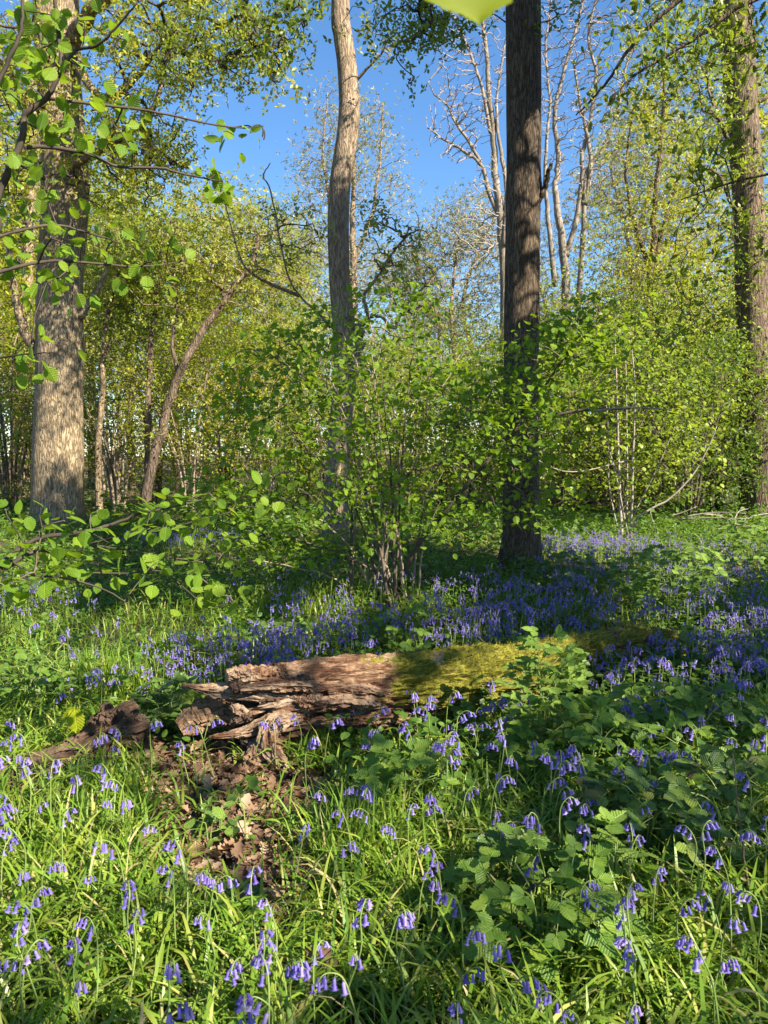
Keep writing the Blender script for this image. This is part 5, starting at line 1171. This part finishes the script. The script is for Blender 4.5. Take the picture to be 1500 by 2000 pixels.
plant('bramble', 'leafy bramble spreading at the foot of the tall pale one', 'bramble', 1150, 1540, 102, .36, 0.39, .07, 'leaf_bramble', 606)
plant('bramble', 'broad-leaved bramble in half shade near the right edge', 'bramble', 1340, 1500, 119, .45, 0.39, .075, 'leaf_bramble', 607)
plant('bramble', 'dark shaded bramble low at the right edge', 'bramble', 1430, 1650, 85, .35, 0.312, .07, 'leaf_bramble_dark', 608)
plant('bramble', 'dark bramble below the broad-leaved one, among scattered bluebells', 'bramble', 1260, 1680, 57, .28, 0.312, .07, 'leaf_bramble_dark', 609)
plant('bramble', 'sunlit pale green bramble mound in the bluebell drift at right', 'bramble', 1310, 1195, 221, .55, 0.65, .085, 'leaf_fresh', 610)
plant('bramble', 'small bramble against the mossy middle of the log', 'bramble', 820, 1400, 44, .16, 0.442, .06, 'leaf_bramble', 611)
plant('bramble', 'leafy bramble hiding the lower side of the mossy log, left of the tall pale bramble', 'bramble', 925, 1430, 80, .28, .34, .06, 'leaf_bramble', 625)
plant('bramble', 'small bramble leaves in front of the dark hole under the log', 'bramble', 670, 1460, 30, .18, 0.312, .065, 'leaf_bramble', 612)
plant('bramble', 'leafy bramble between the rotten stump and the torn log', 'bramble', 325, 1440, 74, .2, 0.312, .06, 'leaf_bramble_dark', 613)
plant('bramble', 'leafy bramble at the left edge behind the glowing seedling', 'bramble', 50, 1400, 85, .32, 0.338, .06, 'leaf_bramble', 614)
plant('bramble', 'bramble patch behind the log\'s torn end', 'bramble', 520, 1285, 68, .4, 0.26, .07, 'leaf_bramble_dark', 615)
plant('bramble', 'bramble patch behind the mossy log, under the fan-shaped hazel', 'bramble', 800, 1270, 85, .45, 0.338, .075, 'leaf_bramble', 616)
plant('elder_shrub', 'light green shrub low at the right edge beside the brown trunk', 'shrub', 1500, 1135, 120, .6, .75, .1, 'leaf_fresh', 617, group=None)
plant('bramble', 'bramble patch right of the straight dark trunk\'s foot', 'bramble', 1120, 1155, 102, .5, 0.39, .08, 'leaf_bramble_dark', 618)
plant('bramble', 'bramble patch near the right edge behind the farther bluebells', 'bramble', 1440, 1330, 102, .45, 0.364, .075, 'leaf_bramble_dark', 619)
plant('nettle', 'small fresh nettle growing in the leaf litter in front of the log', 'nettle', 408, 1665, 12, .09, .22, .055, 'leaf_fresh', 620, BRAM, 'nettles', 2)
plant('nettle', 'thin fresh nettle in front of the torn log', 'nettle', 482, 1655, 9, .05, .26, .05, 'leaf_bramble', 621, BRAM, 'nettles', 1)
plant('dog_mercury', 'dark leafy herb beside the pair of tan dead leaves', 'herb', 430, 1640, 22, .12, .13, .06, 'leaf_bramble_dark', 622, BRAM, None, 5)
plant('cow_parsley', 'feathery green herb in front of the leaf litter patch', 'herb', 430, 1810, 30, .12, .12, .045, 'herb', 623, TRI, None, 5)

def seedling():
    B = ground_at(150, 1492); t = thing('hazel_seedling', 'glowing yellow-green hazel seedling with two drooping leaves beside the rotten stump', 'seedling', B)
    top = at(146, 1382, B[1] - .02); mb = MB(); p = catmull([B - [0, 0, .02], B * .5 + top * .5 + [.01, 0, 0], top], 16); tube(mb, p, np.linspace(.003, .0015, 16), 6)
    tube(mb, catmull([p[12], top + [.06, 0, .03], at(275, 1370, B[1] - .05), at(300, 1372, B[1] - .05)], 14), .0015, 5)
    obj('stem', mb.mesh('seedling_stem', [M['stemgreen']], origin=B), t)
    mb = MB(); inst(mb, HAZEL[0], HAZEL[1], np.array([top, top]), np.array([[.15, -.25, -1.0], [-.75, -.2, -.75]]), np.array([[.15, -1, .2], [-.2, -.5, .9]]), np.array([.125, .11]), 0, True, size_y=np.array([.105, .075]))
    obj('foliage', mb.mesh('seedling_leaf', [M['leaf_seedling']], True, origin=B), t)
seedling()
def dead_leaf(label, px, py, lift, size, X, Z, mat, tmpl=HAZEL, grp='dead leaves caught in the plants'):
    p = ground_at(px, py, lift); mb = MB(); v = tmpl[0].copy(); v[:, 2] += .5 * v[:, 1] ** 2 + .08 * np.sin(v[:, 0] * 7)
    inst(mb, v, tmpl[1], p[None], np.array([X], float), np.array([Z], float), size, 0, True)
    o = obj('dead_leaf', mb.mesh('dead_leaf', [M[mat]], True, origin=p), None, p); tag(o, label, 'dead leaf', grp)
dead_leaf('left one of two tan dead leaves standing upright in the leaf litter', 358, 1650, .09, .085, (-.1, -.1, -1), (0, -1, .25), 'dead_tan')
dead_leaf('right one of two tan dead leaves standing upright in the leaf litter', 382, 1640, .10, .08, (.12, -.1, -1), (.15, -1, .25), 'dead_tan')
dead_leaf('brown curled dead leaf upright in the grass at the bottom, above two bluebells', 592, 1850, .12, .11, (.6, -.1, -.25), (.2, -1, .5), 'dead', LOBED)
dead_leaf('brown dead leaf in the grass left of the big low bramble', 850, 1825, .08, .07, (.1, .1, -1), (-.4, -1, .3), 'dead')
dead_leaf('dark red-brown dead leaf hanging in the tall pale bramble', 1036, 1380, .30, .06, (.1, 0, -1), (.3, -1, 0), 'dead')
dead_leaf('brown dead leaf lying in the grass near the bottom left corner', 165, 1875, .08, .07, (.2, .0, -1), (.1, -1, .4), 'dead')
def stick(label, pts, lifts, r, mat, name='twig', grp='dry sticks and stalks'):
    P = [ground_at(a, b, l) for (a, b), l in zip(pts, lifts)]; mb = MB(); c = catmull(P, 16); c[1:-1] += np.random.default_rng(len(label)).normal(size=(14, 3)) * r * .5; B = c[0].copy()
    tube(mb, c, np.linspace(r, r * .5, 16), 6); o = obj(name, mb.mesh('stick', [M[mat]], origin=B), None, B); tag(o, label, 'stick', grp)
stick('upper of two pale dry stalks lying in the grass right of the big low bramble', [(1165, 1800), (1200, 1820), (1245, 1838)], (.1, .08, .06), .004, 'twig_pale')
stick('lower of two pale dry stalks lying in the grass right of the big low bramble', [(1150, 1815), (1180, 1832), (1225, 1852)], (.1, .08, .06), .004, 'twig_pale')
stick('brown twig lying on the leaf litter in front of the log', [(330, 1700), (360, 1708), (388, 1714)], (.03, .03, .03), .006, 'twig_light_brown')
stick('thin bare shoot standing at the right edge among shaded bluebells', [(1470, 1800), (1450, 1640), (1430, 1470)], (0, .22, .5), .004, 'twig')
stick('pale dry stalk crossing the mossy right part of the log', [(930, 1240), (975, 1285), (1025, 1335)], (.45, .4, .2), .003, 'twig_light_brown')
stick('dark twig sticking out of the big low bramble', [(1030, 1740), (1050, 1725), (1072, 1712)], (.2, .22, .24), .005, 'twig_dark')
stick('thin dead branch arching over the ground at the left, behind the seedling', [(0, 1310), (60, 1325), (110, 1350), (125, 1400)], (.2, .22, .15, .0), .004, 'twig_dark')
stick('thin dead twig slanting up behind the torn log', [(520, 1275), (560, 1250), (585, 1222)], (.1, .2, .3), .005, 'twig')
def brush():
    rng = np.random.default_rng(9); B = ground_at(1390, 1040); t = thing('brushwood', 'loose heap of pale dry brushwood in the shade left of the right-edge trunk', 'brushwood', B); 
    for i in range(14):
        a = rng.uniform(-.5, .5); L = rng.uniform(.4, 1.1); p0 = B + np.array([rng.normal() * .5, rng.normal() * .3, rng.uniform(.05, .35)]); p1 = p0 + np.array([L * math.cos(a), rng.normal() * .3, L * math.sin(a)]); mb = MB()
        tube(mb, catmull([p0, (p0 + p1) / 2 + rng.normal(size=3) * .05, p1], 10), np.linspace(.014, .005, 10), 5); obj('stick', mb.mesh('stick', [M['twig_pale']], origin=B), t)
brush()
rs_ = np.random.default_rng(15)
for i_, (a_, b_) in enumerate([(470, 1600), (560, 1640), (350, 1560), (600, 1700), (440, 1720), (300, 1600)]):
    dx_, dy_ = rs_.uniform(18, 50), rs_.uniform(-16, 16)
    stick('short broken twig lying on the brown dead leaves in front of the torn log', [(a_, b_), (a_ + dx_, b_ + dy_), (a_ + 2 * dx_, b_ + dy_ * 1.3)], (.035, .04, .03), rs_.uniform(.003, .006), ['twig_light_brown', 'twig_dark', 'twig'][i_ % 3], 'twig', 'broken twigs in the leaf litter')
print('all', round(time.time() - T0, 1))
